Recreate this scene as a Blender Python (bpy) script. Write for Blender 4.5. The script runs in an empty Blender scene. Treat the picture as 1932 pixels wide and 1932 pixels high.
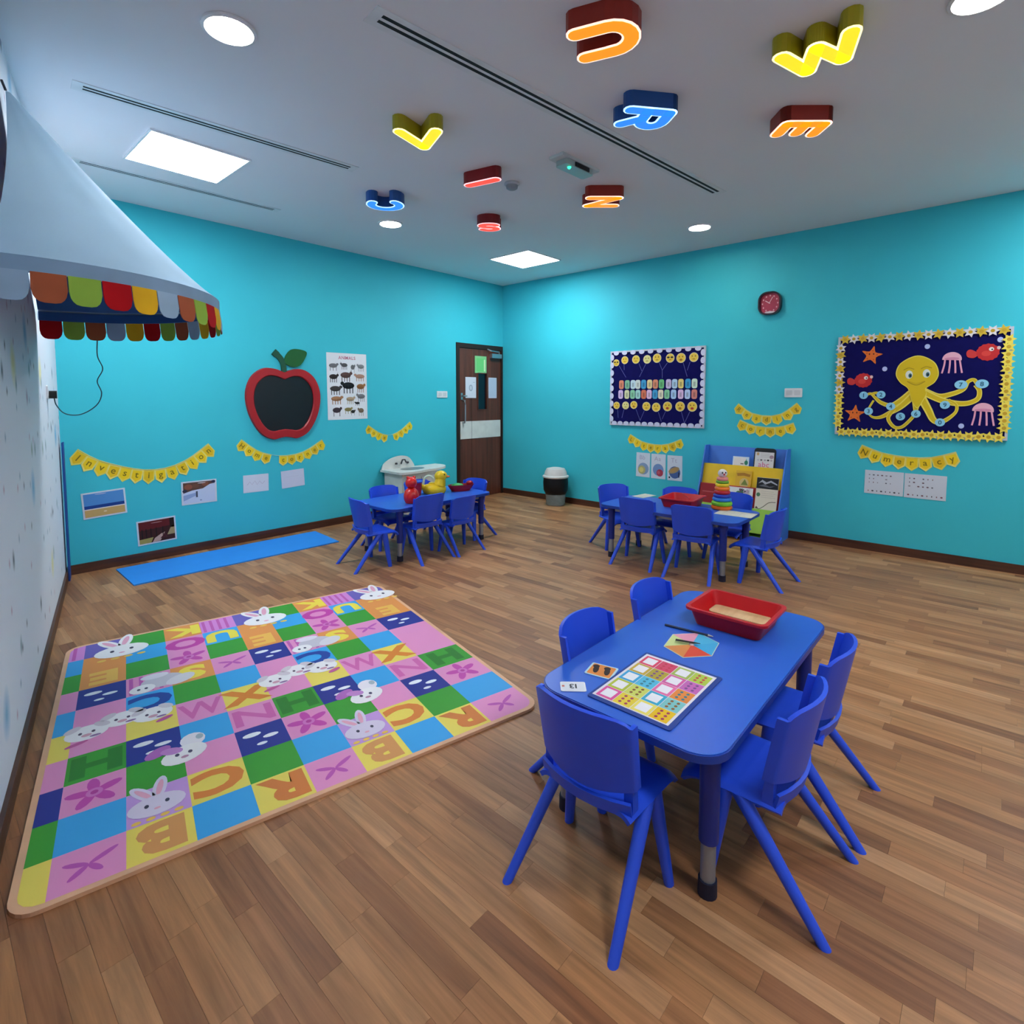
import bpy, bmesh, math, random
from mathutils import Vector, Matrix
R = math.radians
random.seed(11)
scene = bpy.context.scene
COL = scene.collection

# ------------------------------------------------------------------ camera
cam_data = bpy.data.cameras.new('camera')
cam_data.sensor_width = 36.0
cam_data.lens = 36.0 * 1032.14 / 1932.0
cam_data.shift_y = -147.6 / 1932.0
cam_data.clip_start = 0.02
cam = bpy.data.objects.new('camera', cam_data)
cam.location = (-5.870, -5.432, 1.4035)
cam.rotation_euler = (R(90 - 3.826), 0, R(41.83 - 90))
COL.objects.link(cam)
scene.camera = cam

# ------------------------------------------------------------------ world, exposure
world = bpy.data.worlds.new('world'); scene.world = world
world.use_nodes = True
world.node_tree.nodes['Background'].inputs[0].default_value = (0.5, 0.55, 0.6, 1)
world.node_tree.nodes['Background'].inputs[1].default_value = 0.2
vs = scene.view_settings
vs.view_transform = 'Standard'; vs.look = 'None'; vs.gamma = 1.0; vs.use_curve_mapping = False
vs.exposure = 0.12
cy = scene.cycles
cy.use_adaptive_sampling = True; cy.adaptive_threshold = 0.03
cy.max_bounces = 6; cy.diffuse_bounces = 4; cy.glossy_bounces = 2; cy.transmission_bounces = 3; cy.transparent_max_bounces = 6
cy.use_light_tree = False; cy.caustics_reflective = False; cy.caustics_refractive = False
PANEL_POWER = 36.0       # radiance of the square ceiling panels
DOWN_POWER = 100.0        # radiance of the round downlights
FACE_POWER = 1.05        # glow of the letter faces

# ------------------------------------------------------------------ colours and materials
def lin(c):
    return c / 12.92 if c <= 0.04045 else ((c + 0.055) / 1.055) ** 2.4
def hexc(h):
    h = h.lstrip('#')
    return tuple(lin(int(h[i:i + 2], 16) / 255) for i in (0, 2, 4)) + (1.0,)
MATS = {}
def plain(name, h, rough=0.5, spec=0.4, var=0.06, scale=9.0, metal=0.0, bump=0.0):
    if name in MATS: return MATS[name]
    m = bpy.data.materials.new(name); m.use_nodes = True
    nt = m.node_tree; b = nt.nodes['Principled BSDF']
    col = hexc(h) if isinstance(h, str) else tuple(h) + (1.0,)
    tc = nt.nodes.new('ShaderNodeTexCoord')
    nz = nt.nodes.new('ShaderNodeTexNoise'); nz.inputs['Scale'].default_value = scale; nz.inputs['Detail'].default_value = 1
    nt.links.new(tc.outputs['Object'], nz.inputs['Vector'])
    mr = nt.nodes.new('ShaderNodeMapRange')
    mr.inputs[1].default_value = 0.3; mr.inputs[2].default_value = 0.7
    mr.inputs[3].default_value = 1 - var; mr.inputs[4].default_value = 1 + var
    nt.links.new(nz.outputs['Fac'], mr.inputs[0])
    mx = nt.nodes.new('ShaderNodeVectorMath'); mx.operation = 'SCALE'
    mx.inputs[0].default_value = col[:3]
    nt.links.new(mr.outputs[0], mx.inputs['Scale'])
    nt.links.new(mx.outputs[0], b.inputs['Base Color'])
    b.inputs['Roughness'].default_value = rough
    b.inputs['Specular IOR Level'].default_value = spec
    b.inputs['Metallic'].default_value = metal
    if bump:
        bp = nt.nodes.new('ShaderNodeBump'); bp.inputs['Strength'].default_value = bump; bp.inputs['Distance'].default_value = 0.002
        n2 = nt.nodes.new('ShaderNodeTexNoise'); n2.inputs['Scale'].default_value = scale * 22
        nt.links.new(tc.outputs['Object'], n2.inputs['Vector'])
        nt.links.new(n2.outputs['Fac'], bp.inputs['Height']); nt.links.new(bp.outputs[0], b.inputs['Normal'])
    MATS[name] = m
    return m
def emit(name, h, power):
    if name in MATS: return MATS[name]
    m = bpy.data.materials.new(name); m.use_nodes = True
    b = m.node_tree.nodes['Principled BSDF']
    b.inputs['Base Color'].default_value = hexc(h)
    b.inputs['Emission Color'].default_value = hexc(h)
    b.inputs['Emission Strength'].default_value = power
    m.cycles.emission_sampling = 'FRONT' if power > 5 else 'NONE'      # faint glows need no light sampling of their own
    MATS[name] = m
    return m
def glass(name, h, rough=0.05, alpha=0.25):
    if name in MATS: return MATS[name]
    m = bpy.data.materials.new(name); m.use_nodes = True
    b = m.node_tree.nodes['Principled BSDF']
    b.inputs['Base Color'].default_value = hexc(h); b.inputs['Roughness'].default_value = rough
    b.inputs['Alpha'].default_value = alpha
    MATS[name] = m
    return m
def print_material():
    m = bpy.data.materials.new('printed_colour'); m.use_nodes = True
    nt = m.node_tree; b = nt.nodes['Principled BSDF']
    a = nt.nodes.new('ShaderNodeAttribute'); a.attribute_name = 'Col'
    nt.links.new(a.outputs['Color'], b.inputs['Base Color'])
    b.inputs['Roughness'].default_value = 0.5; b.inputs['Specular IOR Level'].default_value = 0.3
    return m
PRINT = print_material()

def wallpaper_material():
    """white wallpaper with short upright paint dabs in blue, grey, green and pink"""
    m = bpy.data.materials.new('dabbed_wallpaper'); m.use_nodes = True
    nt = m.node_tree; b = nt.nodes['Principled BSDF']
    tc = nt.nodes.new('ShaderNodeTexCoord')
    last = None
    base = hexc('#dfe5ee')
    for i, (cx, cz, thr, cols, seed) in enumerate((
            (2.3, 1.9, 0.17, ('#6fb6da', '#86b9d6', '#e3dfa4'), 0.0),
            (4.4, 3.2, 0.135, ('#56626e', '#7f9aa0', '#a890a6', '#7f9a8c'), 7.3),
            (7.5, 6.0, 0.13, ('#59626e', '#8fa7ba', '#c2a3b4'), 3.1))):
        mp = nt.nodes.new('ShaderNodeMapping')
        mp.inputs['Scale'].default_value = (cx, cx, cz); mp.inputs['Location'].default_value = (seed, seed * 1.7, seed * 0.6)
        nt.links.new(tc.outputs['Object'], mp.inputs[0])
        nz = nt.nodes.new('ShaderNodeTexNoise'); nz.inputs['Scale'].default_value = 0.9
        nt.links.new(mp.outputs[0], nz.inputs['Vector'])
        mixv = nt.nodes.new('ShaderNodeMixRGB'); mixv.inputs[0].default_value = 0.16
        nt.links.new(mp.outputs[0], mixv.inputs[1]); nt.links.new(nz.outputs['Color'], mixv.inputs[2])
        sep = nt.nodes.new('ShaderNodeSeparateXYZ'); nt.links.new(mixv.outputs[0], sep.inputs[0])
        cmb = nt.nodes.new('ShaderNodeCombineXYZ')
        nt.links.new(sep.outputs[1], cmb.inputs[0]); nt.links.new(sep.outputs[2], cmb.inputs[1])
        vo = nt.nodes.new('ShaderNodeTexVoronoi'); vo.voronoi_dimensions = '2D'; vo.inputs['Scale'].default_value = 1.0
        nt.links.new(cmb.outputs[0], vo.inputs['Vector'])
        lt = nt.nodes.new('ShaderNodeMapRange'); lt.inputs[1].default_value = thr; lt.inputs[2].default_value = thr * 0.15
        lt.inputs[3].default_value = 0; lt.inputs[4].default_value = 1
        nt.links.new(vo.outputs['Distance'], lt.inputs[0])
        sc = nt.nodes.new('ShaderNodeSeparateColor'); nt.links.new(vo.outputs['Color'], sc.inputs[0])
        gt = nt.nodes.new('ShaderNodeMath'); gt.operation = 'GREATER_THAN'; gt.inputs[1].default_value = 0.5
        nt.links.new(sc.outputs[1], gt.inputs[0])
        mul = nt.nodes.new('ShaderNodeMath'); mul.operation = 'MULTIPLY'
        nt.links.new(lt.outputs[0], mul.inputs[0]); nt.links.new(gt.outputs[0], mul.inputs[1])
        rp = nt.nodes.new('ShaderNodeValToRGB'); rp.color_ramp.interpolation = 'CONSTANT'
        el = rp.color_ramp.elements
        el[0].color = hexc(cols[0]); el[1].color = hexc(cols[1]); el[1].position = 1 / len(cols)
        for k in range(2, len(cols)):
            e = el.new(k / len(cols)); e.color = hexc(cols[k])
        nt.links.new(sc.outputs[0], rp.inputs[0])
        mx = nt.nodes.new('ShaderNodeMixRGB'); nt.links.new(mul.outputs[0], mx.inputs[0])
        if last is None: mx.inputs[1].default_value = base
        else: nt.links.new(last, mx.inputs[1])
        nt.links.new(rp.outputs[0], mx.inputs[2])
        last = mx.outputs[0]
    nt.links.new(last, b.inputs['Base Color'])
    b.inputs['Roughness'].default_value = 0.75
    return m

def plank_material():
    m = bpy.data.materials.new('wood_strip'); m.use_nodes = True
    nt = m.node_tree; b = nt.nodes['Principled BSDF']
    oi = nt.nodes.new('ShaderNodeObjectInfo'); ge = nt.nodes.new('ShaderNodeNewGeometry')
    ad = nt.nodes.new('ShaderNodeMath'); ad.operation = 'ADD'
    nt.links.new(oi.outputs['Random'], ad.inputs[0]); nt.links.new(ge.outputs['Random Per Island'], ad.inputs[1])
    fr = nt.nodes.new('ShaderNodeMath'); fr.operation = 'FRACT'; nt.links.new(ad.outputs[0], fr.inputs[0])
    mp = nt.nodes.new('ShaderNodeMapping'); mp.inputs['Scale'].default_value = (38, 2.2, 1)
    nt.links.new(ge.outputs['Position'], mp.inputs[0])
    sw = nt.nodes.new('ShaderNodeMath'); sw.operation = 'MULTIPLY'; sw.inputs[1].default_value = 53.0
    nt.links.new(fr.outputs[0], sw.inputs[0])
    nz = nt.nodes.new('ShaderNodeTexNoise'); nz.noise_dimensions = '4D'
    nz.inputs['Scale'].default_value = 1.0; nz.inputs['Detail'].default_value = 4; nz.inputs['Roughness'].default_value = 0.62
    nz.inputs['Distortion'].default_value = 0.5
    nt.links.new(mp.outputs[0], nz.inputs['Vector']); nt.links.new(sw.outputs[0], nz.inputs['W'])
    rp = nt.nodes.new('ShaderNodeValToRGB'); el = rp.color_ramp.elements
    el[0].position = 0.0; el[0].color = hexc('#8a5a3a'); el[1].position = 1.0; el[1].color = hexc('#bd8d63')
    for p, c in ((0.25, '#9c6a44'), (0.55, '#aa774d'), (0.8, '#b07e53')):
        e = el.new(p); e.color = hexc(c)
    nt.links.new(fr.outputs[0], rp.inputs[0])
    gr = nt.nodes.new('ShaderNodeMapRange'); gr.inputs[1].default_value = 0.3; gr.inputs[2].default_value = 0.75
    gr.inputs[3].default_value = 0.6; gr.inputs[4].default_value = 1.28
    nt.links.new(nz.outputs['Fac'], gr.inputs[0])
    sc = nt.nodes.new('ShaderNodeVectorMath'); sc.operation = 'SCALE'
    nt.links.new(rp.outputs[0], sc.inputs[0]); nt.links.new(gr.outputs[0], sc.inputs['Scale'])
    nt.links.new(sc.outputs[0], b.inputs['Base Color'])
    b.inputs['Roughness'].default_value = 0.42; b.inputs['Specular IOR Level'].default_value = 0.35
    return m

def wood_material(name, dark, light, scale=(3, 3, 0.25), rough=0.4):
    m = bpy.data.materials.new(name); m.use_nodes = True
    nt = m.node_tree; b = nt.nodes['Principled BSDF']
    tc = nt.nodes.new('ShaderNodeTexCoord'); mp = nt.nodes.new('ShaderNodeMapping')
    mp.inputs['Scale'].default_value = [s * 8 for s in scale]
    nt.links.new(tc.outputs['Object'], mp.inputs[0])
    nz = nt.nodes.new('ShaderNodeTexNoise'); nz.inputs['Detail'].default_value = 5; nz.inputs['Scale'].default_value = 1
    nt.links.new(mp.outputs[0], nz.inputs['Vector'])
    rp = nt.nodes.new('ShaderNodeValToRGB')
    rp.color_ramp.elements[0].position = 0.3; rp.color_ramp.elements[0].color = hexc(dark)
    rp.color_ramp.elements[1].position = 0.75; rp.color_ramp.elements[1].color = hexc(light)
    nt.links.new(nz.outputs['Fac'], rp.inputs[0]); nt.links.new(rp.outputs[0], b.inputs['Base Color'])
    b.inputs['Roughness'].default_value = rough
    return m

# ------------------------------------------------------------------ mesh helpers
def tag(o, label=None, cat=None, group=None, kind=None):
    if label: o['label'] = label
    if cat: o['category'] = cat
    if group: o['group'] = group
    if kind: o['kind'] = kind
    return o
def empty(name, loc=(0, 0, 0), rz=0.0):
    o = bpy.data.objects.new(name, None); o.empty_display_size = 0.1
    o.location = loc; o.rotation_euler = (0, 0, rz); COL.objects.link(o)
    return o
def link(name, me, mat=None, parent=None):
    o = bpy.data.objects.new(name, me); COL.objects.link(o)
    if mat and not me.materials: me.materials.append(mat)
    if parent: o.parent = parent
    return o
def copy_tree(o, parent=None):
    c = o.copy(); COL.objects.link(c); c.parent = parent
    for ch in [x for x in bpy.data.objects if x.parent == o]: copy_tree(ch, c)
    return c

class MB:
    """collects faces; build() links them as ONE mesh object"""
    def __init__(s): s.v = []; s.f = []; s.c = []
    def add(s, vs, fs, c=None):
        o = len(s.v); s.v += [tuple(p) for p in vs]
        for f in fs: s.f.append([i + o for i in f]); s.c.append(c)
        return s
    def box(s, x0, x1, y0, y1, z0, z1, c=None, M=None):
        vs = [Vector(p) for p in ((x0, y0, z0), (x1, y0, z0), (x1, y1, z0), (x0, y1, z0), (x0, y0, z1), (x1, y0, z1), (x1, y1, z1), (x0, y1, z1))]
        if M: vs = [M @ p for p in vs]
        return s.add(vs, [(3, 2, 1, 0), (4, 5, 6, 7), (0, 1, 5, 4), (1, 2, 6, 5), (2, 3, 7, 6), (3, 0, 4, 7)], c)
    def loft(s, rings, c=None, cap=True):
        n = len(rings[0]); vs = [p for r in rings for p in r]; fs = []
        for k in range(len(rings) - 1):
            for i in range(n):
                j = (i + 1) % n
                fs.append((k * n + i, k * n + j, (k + 1) * n + j, (k + 1) * n + i))
        if cap:
            fs.append(tuple(range(n - 1, -1, -1))); fs.append(tuple(range((len(rings) - 1) * n, len(rings) * n)))
        return s.add(vs, fs, c)
    def lathe(s, prof, n=24, center=(0, 0, 0), c=None, sx=1.0, sy=1.0):
        cx, cy, cz = center
        rings = [[(cx + r * sx * math.cos(2 * math.pi * i / n), cy + r * sy * math.sin(2 * math.pi * i / n), cz + z) for i in range(n)] for r, z in prof]
        return s.loft(rings, c)
    def tube(s, pts, r, n=8, c=None):
        pts = [Vector(p) for p in pts]; rings = []
        up = Vector((0.13, 0.31, 1)).normalized()
        for i, p in enumerate(pts):
            d = (pts[min(i + 1, len(pts) - 1)] - pts[max(i - 1, 0)]).normalized()
            a = d.cross(up).normalized(); b = a.cross(d).normalized()
            rr = r[i] if isinstance(r, (list, tuple)) else r
            rings.append([p + a * (rr * math.cos(2 * math.pi * k / n)) + b * (rr * math.sin(2 * math.pi * k / n)) for k in range(n)])
        return s.loft(rings, c)
    def ball(s, center, rx, ry=None, rz=None, n=16, m=10, c=None):
        ry = ry or rx; rz = rz or rx
        pr = [(max(math.sin(math.pi * k / m), 0.002), -math.cos(math.pi * k / m)) for k in range(m + 1)]
        rings = [[(center[0] + rx * r * math.cos(2 * math.pi * i / n), center[1] + ry * r * math.sin(2 * math.pi * i / n), center[2] + rz * z) for i in range(n)] for r, z in pr]
        return s.loft(rings, c)
    def prism(s, pts, z0, z1, c=None, M=None):
        n = len(pts)
        vs = [Vector((x, y, z0)) for x, y in pts] + [Vector((x, y, z1)) for x, y in pts]
        if M: vs = [M @ p for p in vs]
        fs = [tuple(range(n - 1, -1, -1)), tuple(range(n, 2 * n))] + [(i, (i + 1) % n, n + (i + 1) % n, n + i) for i in range(n)]
        return s.add(vs, fs, c)
    def mesh(s, name, smooth=None):
        me = bpy.data.meshes.new(name); me.from_pydata(s.v, [], s.f)
        if any(c is not None for c in s.c):
            at = me.color_attributes.new('Col', 'FLOAT_COLOR', 'CORNER')
            for p in me.polygons:
                c = s.c[p.index]; c = hexc(c) if isinstance(c, str) else (c or (1, 1, 1, 1))
                for li in p.loop_indices: at.data[li].color = c
        me.validate(); me.update()
        if smooth:
            me.shade_smooth(); me.set_sharp_from_angle(angle=R(smooth))
        return me
    def build(s, name, mat, parent=None, smooth=None):
        return link(name, s.mesh(name, smooth), mat, parent)

def rrect(w, h, r, n=6, cx=0, cy=0):
    pts = []
    for sx, sy, a0 in ((1, 1, 0), (-1, 1, 90), (-1, -1, 180), (1, -1, 270)):
        for k in range(n + 1):
            a = R(a0 + 90 * k / n)
            pts.append((cx + sx * (w / 2 - r) + r * math.cos(a), cy + sy * (h / 2 - r) + r * math.sin(a)))
    return pts
def ellipse(cx, cy, rx, ry, n=20, rot=0):
    c, s_ = math.cos(rot), math.sin(rot)
    return [(cx + rx * math.cos(t) * c - ry * math.sin(t) * s_, cy + rx * math.cos(t) * s_ + ry * math.sin(t) * c) for t in (2 * math.pi * k / n for k in range(n))]
def smoothpath(pts, sub=6, closed=False):
    """Catmull-Rom through 2D/3D points"""
    P = [Vector(p) for p in pts]; n = len(P); out = []
    rng = range(n if closed else n - 1)
    for i in rng:
        if closed: a, b, c, d = P[i - 1], P[i], P[(i + 1) % n], P[(i + 2) % n]
        else: a, b, c, d = P[max(i - 1, 0)], P[i], P[i + 1], P[min(i + 2, n - 1)]
        for k in range(sub):
            t = k / sub
            out.append(0.5 * ((2 * b) + (c - a) * t + (2 * a - 5 * b + 4 * c - d) * t * t + (3 * b - a - 3 * c + d) * t ** 3))
    if not closed: out.append(P[-1])
    return [tuple(p) for p in out]
def ribbon(pts, w):
    """outline of a 2D stroke of width w (w may be a list)"""
    P = [Vector(p[:2]) for p in pts]; L = []; Rr = []
    for i, p in enumerate(P):
        d = (P[min(i + 1, len(P) - 1)] - P[max(i - 1, 0)]).normalized(); nn = Vector((-d.y, d.x))
        ww = (w[i] if isinstance(w, (list, tuple)) else w) / 2
        L.append(tuple(p + nn * ww)); Rr.append(tuple(p - nn * ww))
    return L + Rr[::-1]
def star(cx, cy, ro, ri, n=5, rot=0, blunt=False):
    pts = []
    for k in range(2 * n):
        a = rot + math.pi * k / n; r = ro if k % 2 == 0 else ri
        pts.append((cx + r * math.cos(a), cy + r * math.sin(a)))
    return pts

# ---- lettering: glyph outlines filled as flat meshes
GLYPH = {}
def glyph(ch, offset=0.0, extrude=0.0):
    key = (ch, offset, extrude)
    if key not in GLYPH:
        cu = bpy.data.curves.new('glyph', 'FONT'); cu.body = ch; cu.size = 1.0
        cu.offset = offset; cu.extrude = extrude; cu.resolution_u = 3; cu.align_x = 'LEFT'
        ob = bpy.data.objects.new('glyph', cu); COL.objects.link(ob)
        dg = bpy.context.evaluated_depsgraph_get(); dg.update()
        me = bpy.data.meshes.new_from_object(ob.evaluated_get(dg))
        vs = [tuple(v.co) for v in me.vertices]; fs = [tuple(p.vertices) for p in me.polygons]
        bpy.data.meshes.remove(me); bpy.data.objects.remove(ob); bpy.data.curves.remove(cu)
        xs = [v[0] for v in vs] or [0, 0.3]; ys = [v[1] for v in vs] or [0, 0.3]
        GLYPH[key] = (vs, fs, min(xs), max(xs), min(ys), max(ys))
    return GLYPH[key]

class Flat:
    """flat print or paper shapes in a plane: origin o, axes ex, ey; n points to the viewer"""
    def __init__(s, o, ex, ey):
        s.o = Vector(o); s.ex = Vector(ex).normalized(); s.ey = Vector(ey).normalized(); s.n = s.ex.cross(s.ey).normalized(); s.mb = MB()
    def p(s, x, y, h=0.0): return s.o + s.ex * x + s.ey * y + s.n * h
    def poly(s, pts, c, h=0.0006):
        a = sum(pts[i][0] * pts[(i + 1) % len(pts)][1] - pts[(i + 1) % len(pts)][0] * pts[i][1] for i in range(len(pts)))
        if a < 0: pts = pts[::-1]
        s.mb.add([s.p(x, y, h) for x, y in [q[:2] for q in pts]], [tuple(range(len(pts)))], c); return s
    def slab(s, pts, c, h0, h1):
        a = sum(pts[i][0] * pts[(i + 1) % len(pts)][1] - pts[(i + 1) % len(pts)][0] * pts[i][1] for i in range(len(pts)))
        if a < 0: pts = pts[::-1]
        n = len(pts); vs = [s.p(q[0], q[1], h0) for q in pts] + [s.p(q[0], q[1], h1) for q in pts]
        s.mb.add(vs, [tuple(range(n - 1, -1, -1)), tuple(range(n, 2 * n))] + [(i, (i + 1) % n, n + (i + 1) % n, n + i) for i in range(n)], c); return s
    def rect(s, x0, y0, x1, y1, c, h=0.0006): return s.poly([(x0, y0), (x1, y0), (x1, y1), (x0, y1)], c, h)
    def text(s, t, cx, cy, size, c, h=0.001, rot=0.0, bold=0.0, sx=1.0):
        """text centred on (cx, cy); size = cap height"""
        adv = []; x = 0
        for ch in t:
            if ch == ' ': adv.append(None); x += 0.3; continue
            g = glyph(ch, bold); adv.append((g, x - g[2])); x += (g[3] - g[2]) + 0.09
        w = x - 0.09; k = size / 0.7; ca, sa = math.cos(rot), math.sin(rot)
        for a in adv:
            if a is None: continue
            g, ox = a
            low = t.islower()
            vs = []
            for (vx, vy, _) in g[0]:
                X = (vx + ox - w / 2) * k * sx; Y = (vy - (0.26 if low else 0.35)) * k
                vs.append(s.p(cx + X * ca - Y * sa, cy + X * sa + Y * ca, h))
            s.mb.add(vs, g[1], c)
        return s
    def build(s, name, parent=None, mat=None): return s.mb.build(name, mat or PRINT, parent)

def shell(fn, us, vs_, th, flip=False):
    """thick surface fn(u,v)->Vector sampled on us x vs_"""
    mb = MB(); nu, nv = len(us), len(vs_); P = [[Vector(fn(u, v)) for v in vs_] for u in us]
    N = [[None] * nv for _ in us]
    for i in range(nu):
        for j in range(nv):
            a = P[min(i + 1, nu - 1)][j] - P[max(i - 1, 0)][j]; b = P[i][min(j + 1, nv - 1)] - P[i][max(j - 1, 0)]
            N[i][j] = (a.cross(b)).normalized() * (-1 if flip else 1)
    top = [P[i][j] + N[i][j] * th / 2 for i in range(nu) for j in range(nv)]
    bot = [P[i][j] - N[i][j] * th / 2 for i in range(nu) for j in range(nv)]
    I = lambda i, j: i * nv + j; o = nu * nv; fs = []
    for i in range(nu - 1):
        for j in range(nv - 1):
            q = (I(i, j), I(i + 1, j), I(i + 1, j + 1), I(i, j + 1)); r = tuple(x + o for x in q[::-1])
            if flip: q, r = q[::-1], r[::-1]
            fs += [q, r]
    edge = [I(i, 0) for i in range(nu)] + [I(nu - 1, j) for j in range(1, nv)] + [I(i, nv - 1) for i in range(nu - 2, -1, -1)] + [I(0, j) for j in range(nv - 2, 0, -1)]
    for k in range(len(edge)):
        a, b = edge[k], edge[(k + 1) % len(edge)]
        fs.append((a + o, b + o, b, a) if not flip else (a, b, b + o, a + o))
    mb.add(top + bot, fs)
    return mb

H = 3.0
AW, BW = -5.055, 0.2147                       # the left wall runs x = AW + BW * y
def lw(y): return AW + BW * y
WN = Vector((1, -BW, 0)).normalized()        # its normal, into the room
WD = Vector((BW, 1, 0)).normalized()         # along it, away from the camera
YF = -7.2                                    # wall behind the camera

# ------------------------------------------------------------------ the room
M_teal = plain('teal_paint', (0.045, 0.53, 0.635), rough=0.62, spec=0.25, var=0.02, scale=2.0)
M_ceil = plain('ceiling_paint', '#eaecf1', rough=0.85, spec=0.1, var=0.012, scale=1.2)
M_base = wood_material('dark_skirting', '#3a2016', '#5a3524', (0.3, 0.3, 4))
M_paper = wallpaper_material()

wb = MB()
wb.box(-5.3, -0.918, 0, 0.12, 0, H + 0.1); wb.box(-0.918, 0.0, 0, 0.12, 2.132, H + 0.1); wb.box(-0.010, 0.0, 0, 0.12, 0, 2.132)
tag(wb.build('wall_back', M_teal), kind='structure')
tag(MB().box(0, 0.12, YF, 0.12, 0, H + 0.1).build('wall_right', M_teal), kind='structure')
def wall_slab(th):
    a, b = Vector((lw(0.12), 0.12, 0)), Vector((lw(YF), YF, 0)); n = WN * -th
    return [tuple(a[:2]), tuple((a + n)[:2]), tuple((b + n)[:2]), tuple(b[:2])]
tag(MB().prism(wall_slab(0.12), 0, H + 0.1).build('wall_left', M_paper), kind='structure')
tag(MB().box(lw(YF) - 0.1, 0.12, YF - 0.12, YF, 0, H + 0.1).build('wall_front', plain('cream_paint', '#d9dce0', rough=0.8)), kind='structure')

# ceiling with square openings left for nothing: lamps sit flush under it
tag(MB().box(-6.9, 0.12, YF - 0.12, 0.12, H, H + 0.1).build('ceiling', M_ceil), kind='structure')
# skirting boards
tag(MB().box(lw(0) + 0.014, -0.918, -0.014, 0, 0, 0.075).build('baseboard_back', M_base), kind='structure')
tag(MB().box(-0.014, 0, YF, -0.016, 0, 0.075).build('baseboard_right', M_base), kind='structure')
def skirting_left():
    a, b = Vector((lw(-0.02), -0.02, 0)), Vector((lw(YF), YF, 0)); n = WN * 0.014
    return MB().prism([tuple(b[:2]), tuple((b + n)[:2]), tuple((a + n)[:2]), tuple(a[:2])], 0, 0.075)
tag(skirting_left().build('baseboard_left', M_base), kind='structure')

# floor: a slab with strips of laminate laid on it
floor = tag(MB().box(-6.9, 0.12, YF - 0.12, 0.12, -0.06, -0.006).build('floor', plain('floor_screed', '#4a3626', rough=0.9)), kind='structure')
M_plank = plank_material()
PW = 0.068
LENS = (0.30, 0.38, 0.46, 0.55)
PLANK = [MB().box(-PW / 2 + 0.0003, PW / 2 - 0.0003, -L / 2 + 0.0003, L / 2 - 0.0003, -0.006, 0.0).mesh('plank') for L in LENS]
for me in PLANK: me.materials.append(M_plank)
MAT_O = Vector((-5.32, -1.625, 0)); MAT_A = R(-13.0)
MAT_U = Vector((math.cos(MAT_A), math.sin(MAT_A), 0)); MAT_V = Vector((math.sin(MAT_A), -math.cos(MAT_A), 0))
MAT_W, MAT_H = 1.81, 1.95
spots = []
ncol = int(6.85 / PW)
for i in range(ncol):
    x = 0.1 - PW * (i + 0.5); y = 0.1 + random.random() * 0.3
    while y > YF - 0.05:
        k = random.randrange(4)
        spots.append((x, y - LENS[k] / 2, k)); y -= LENS[k]
fwd = Vector((math.cos(R(41.83)), math.sin(R(41.83)), 0)); rgt = Vector((math.sin(R(41.83)), -math.cos(R(41.83)), 0))
def plank_rank(s):
    d = Vector((s[0], s[1], 0)) - Vector((cam.location.x, cam.location.y, 0)); f = d.dot(fwd); l = abs(d.dot(rgt))
    q = Vector((s[0], s[1], 0)) - MAT_O; u, v = q.dot(MAT_U), q.dot(MAT_V)
    if f < 1.0 or l > 0.98 * f + 0.1 or s[0] < lw(s[1]) or (0.15 < u < MAT_W - 0.15 and 0.2 < v < MAT_H - 0.2): return 99
    return f
spots.sort(key=plank_rank)
field = MB()
for n, (x, y, k) in enumerate(spots):
    if n < 300:
        o = link('plank', PLANK[k], None, floor); o.location = (x, y, 0)
    else:
        L = LENS[k]
        y0 = max(y - L / 2 + 0.0003, YF - 0.1)
        field.box(x - PW / 2 + 0.0003, x + PW / 2 - 0.0003, y0, min(y + L / 2 - 0.0003, 0.11), -0.006, 0.0)
tag(field.build('plank_field', M_plank, floor), kind='stuff')

# ------------------------------------------------------------------ door in the back wall
M_door = wood_material('walnut_veneer', '#4a2417', '#703b27', (2.5, 2.5, 0.12), 0.38)
M_frame = plain('door_frame_stain', '#2a1812', rough=0.45)
M_steel = plain('brushed_steel', '#b9bcc0', rough=0.3, metal=0.9, var=0.03)
fr = MB(); X0, X1, ZT = -0.916, -0.012, 2.13
fr.box(X0, X0 + 0.055, -0.012, 0.10, 0, ZT); fr.box(X1 - 0.03, X1, -0.012, 0.10, 0, ZT); fr.box(X0 + 0.055, X1 - 0.03, -0.012, 0.10, ZT - 0.06, ZT)
door = tag(fr.build('door_1', M_frame), kind='structure')
lf = MB(); lx0, lx1, lz1 = X0 + 0.058, X1 - 0.033, ZT - 0.064
gx0, gx1, gz0, gz1 = -0.505, -0.335, 1.235, 1.73
seam = lx0 + 0.225
lf.box(lx0, seam - 0.002, 0.004, 0.045, 0.006, lz1)
lf.box(seam + 0.002, gx0, 0.004, 0.045, 0.006, lz1)
lf.box(gx1, lx1, 0.004, 0.045, 0.006, lz1); lf.box(gx0, gx1, 0.004, 0.045, 0.006, gz0); lf.box(gx0, gx1, 0.004, 0.045, gz1, lz1)
lf.box(seam - 0.002, seam + 0.002, 0.008, 0.045, 0.006, lz1)
leaf = lf.build('door_leaf', M_door, door)
pane = MB().box(gx0, gx1, 0.02, 0.026, gz0, gz1).build('vision_pane', plain('dark_glass', '#0c1420', rough=0.06, spec=0.6), door)
bd = MB()
for a, b, c, d in ((gx0 - .012, gx0, gz0 - .012, gz1 + .012), (gx1, gx1 + .012, gz0 - .012, gz1 + .012), (gx0, gx1, gz0 - .012, gz0), (gx0, gx1, gz1, gz1 + .012)): bd.box(a, b, -0.004, 0.006, c, d)
bd.build('glazing_bead', M_door, leaf)
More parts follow.
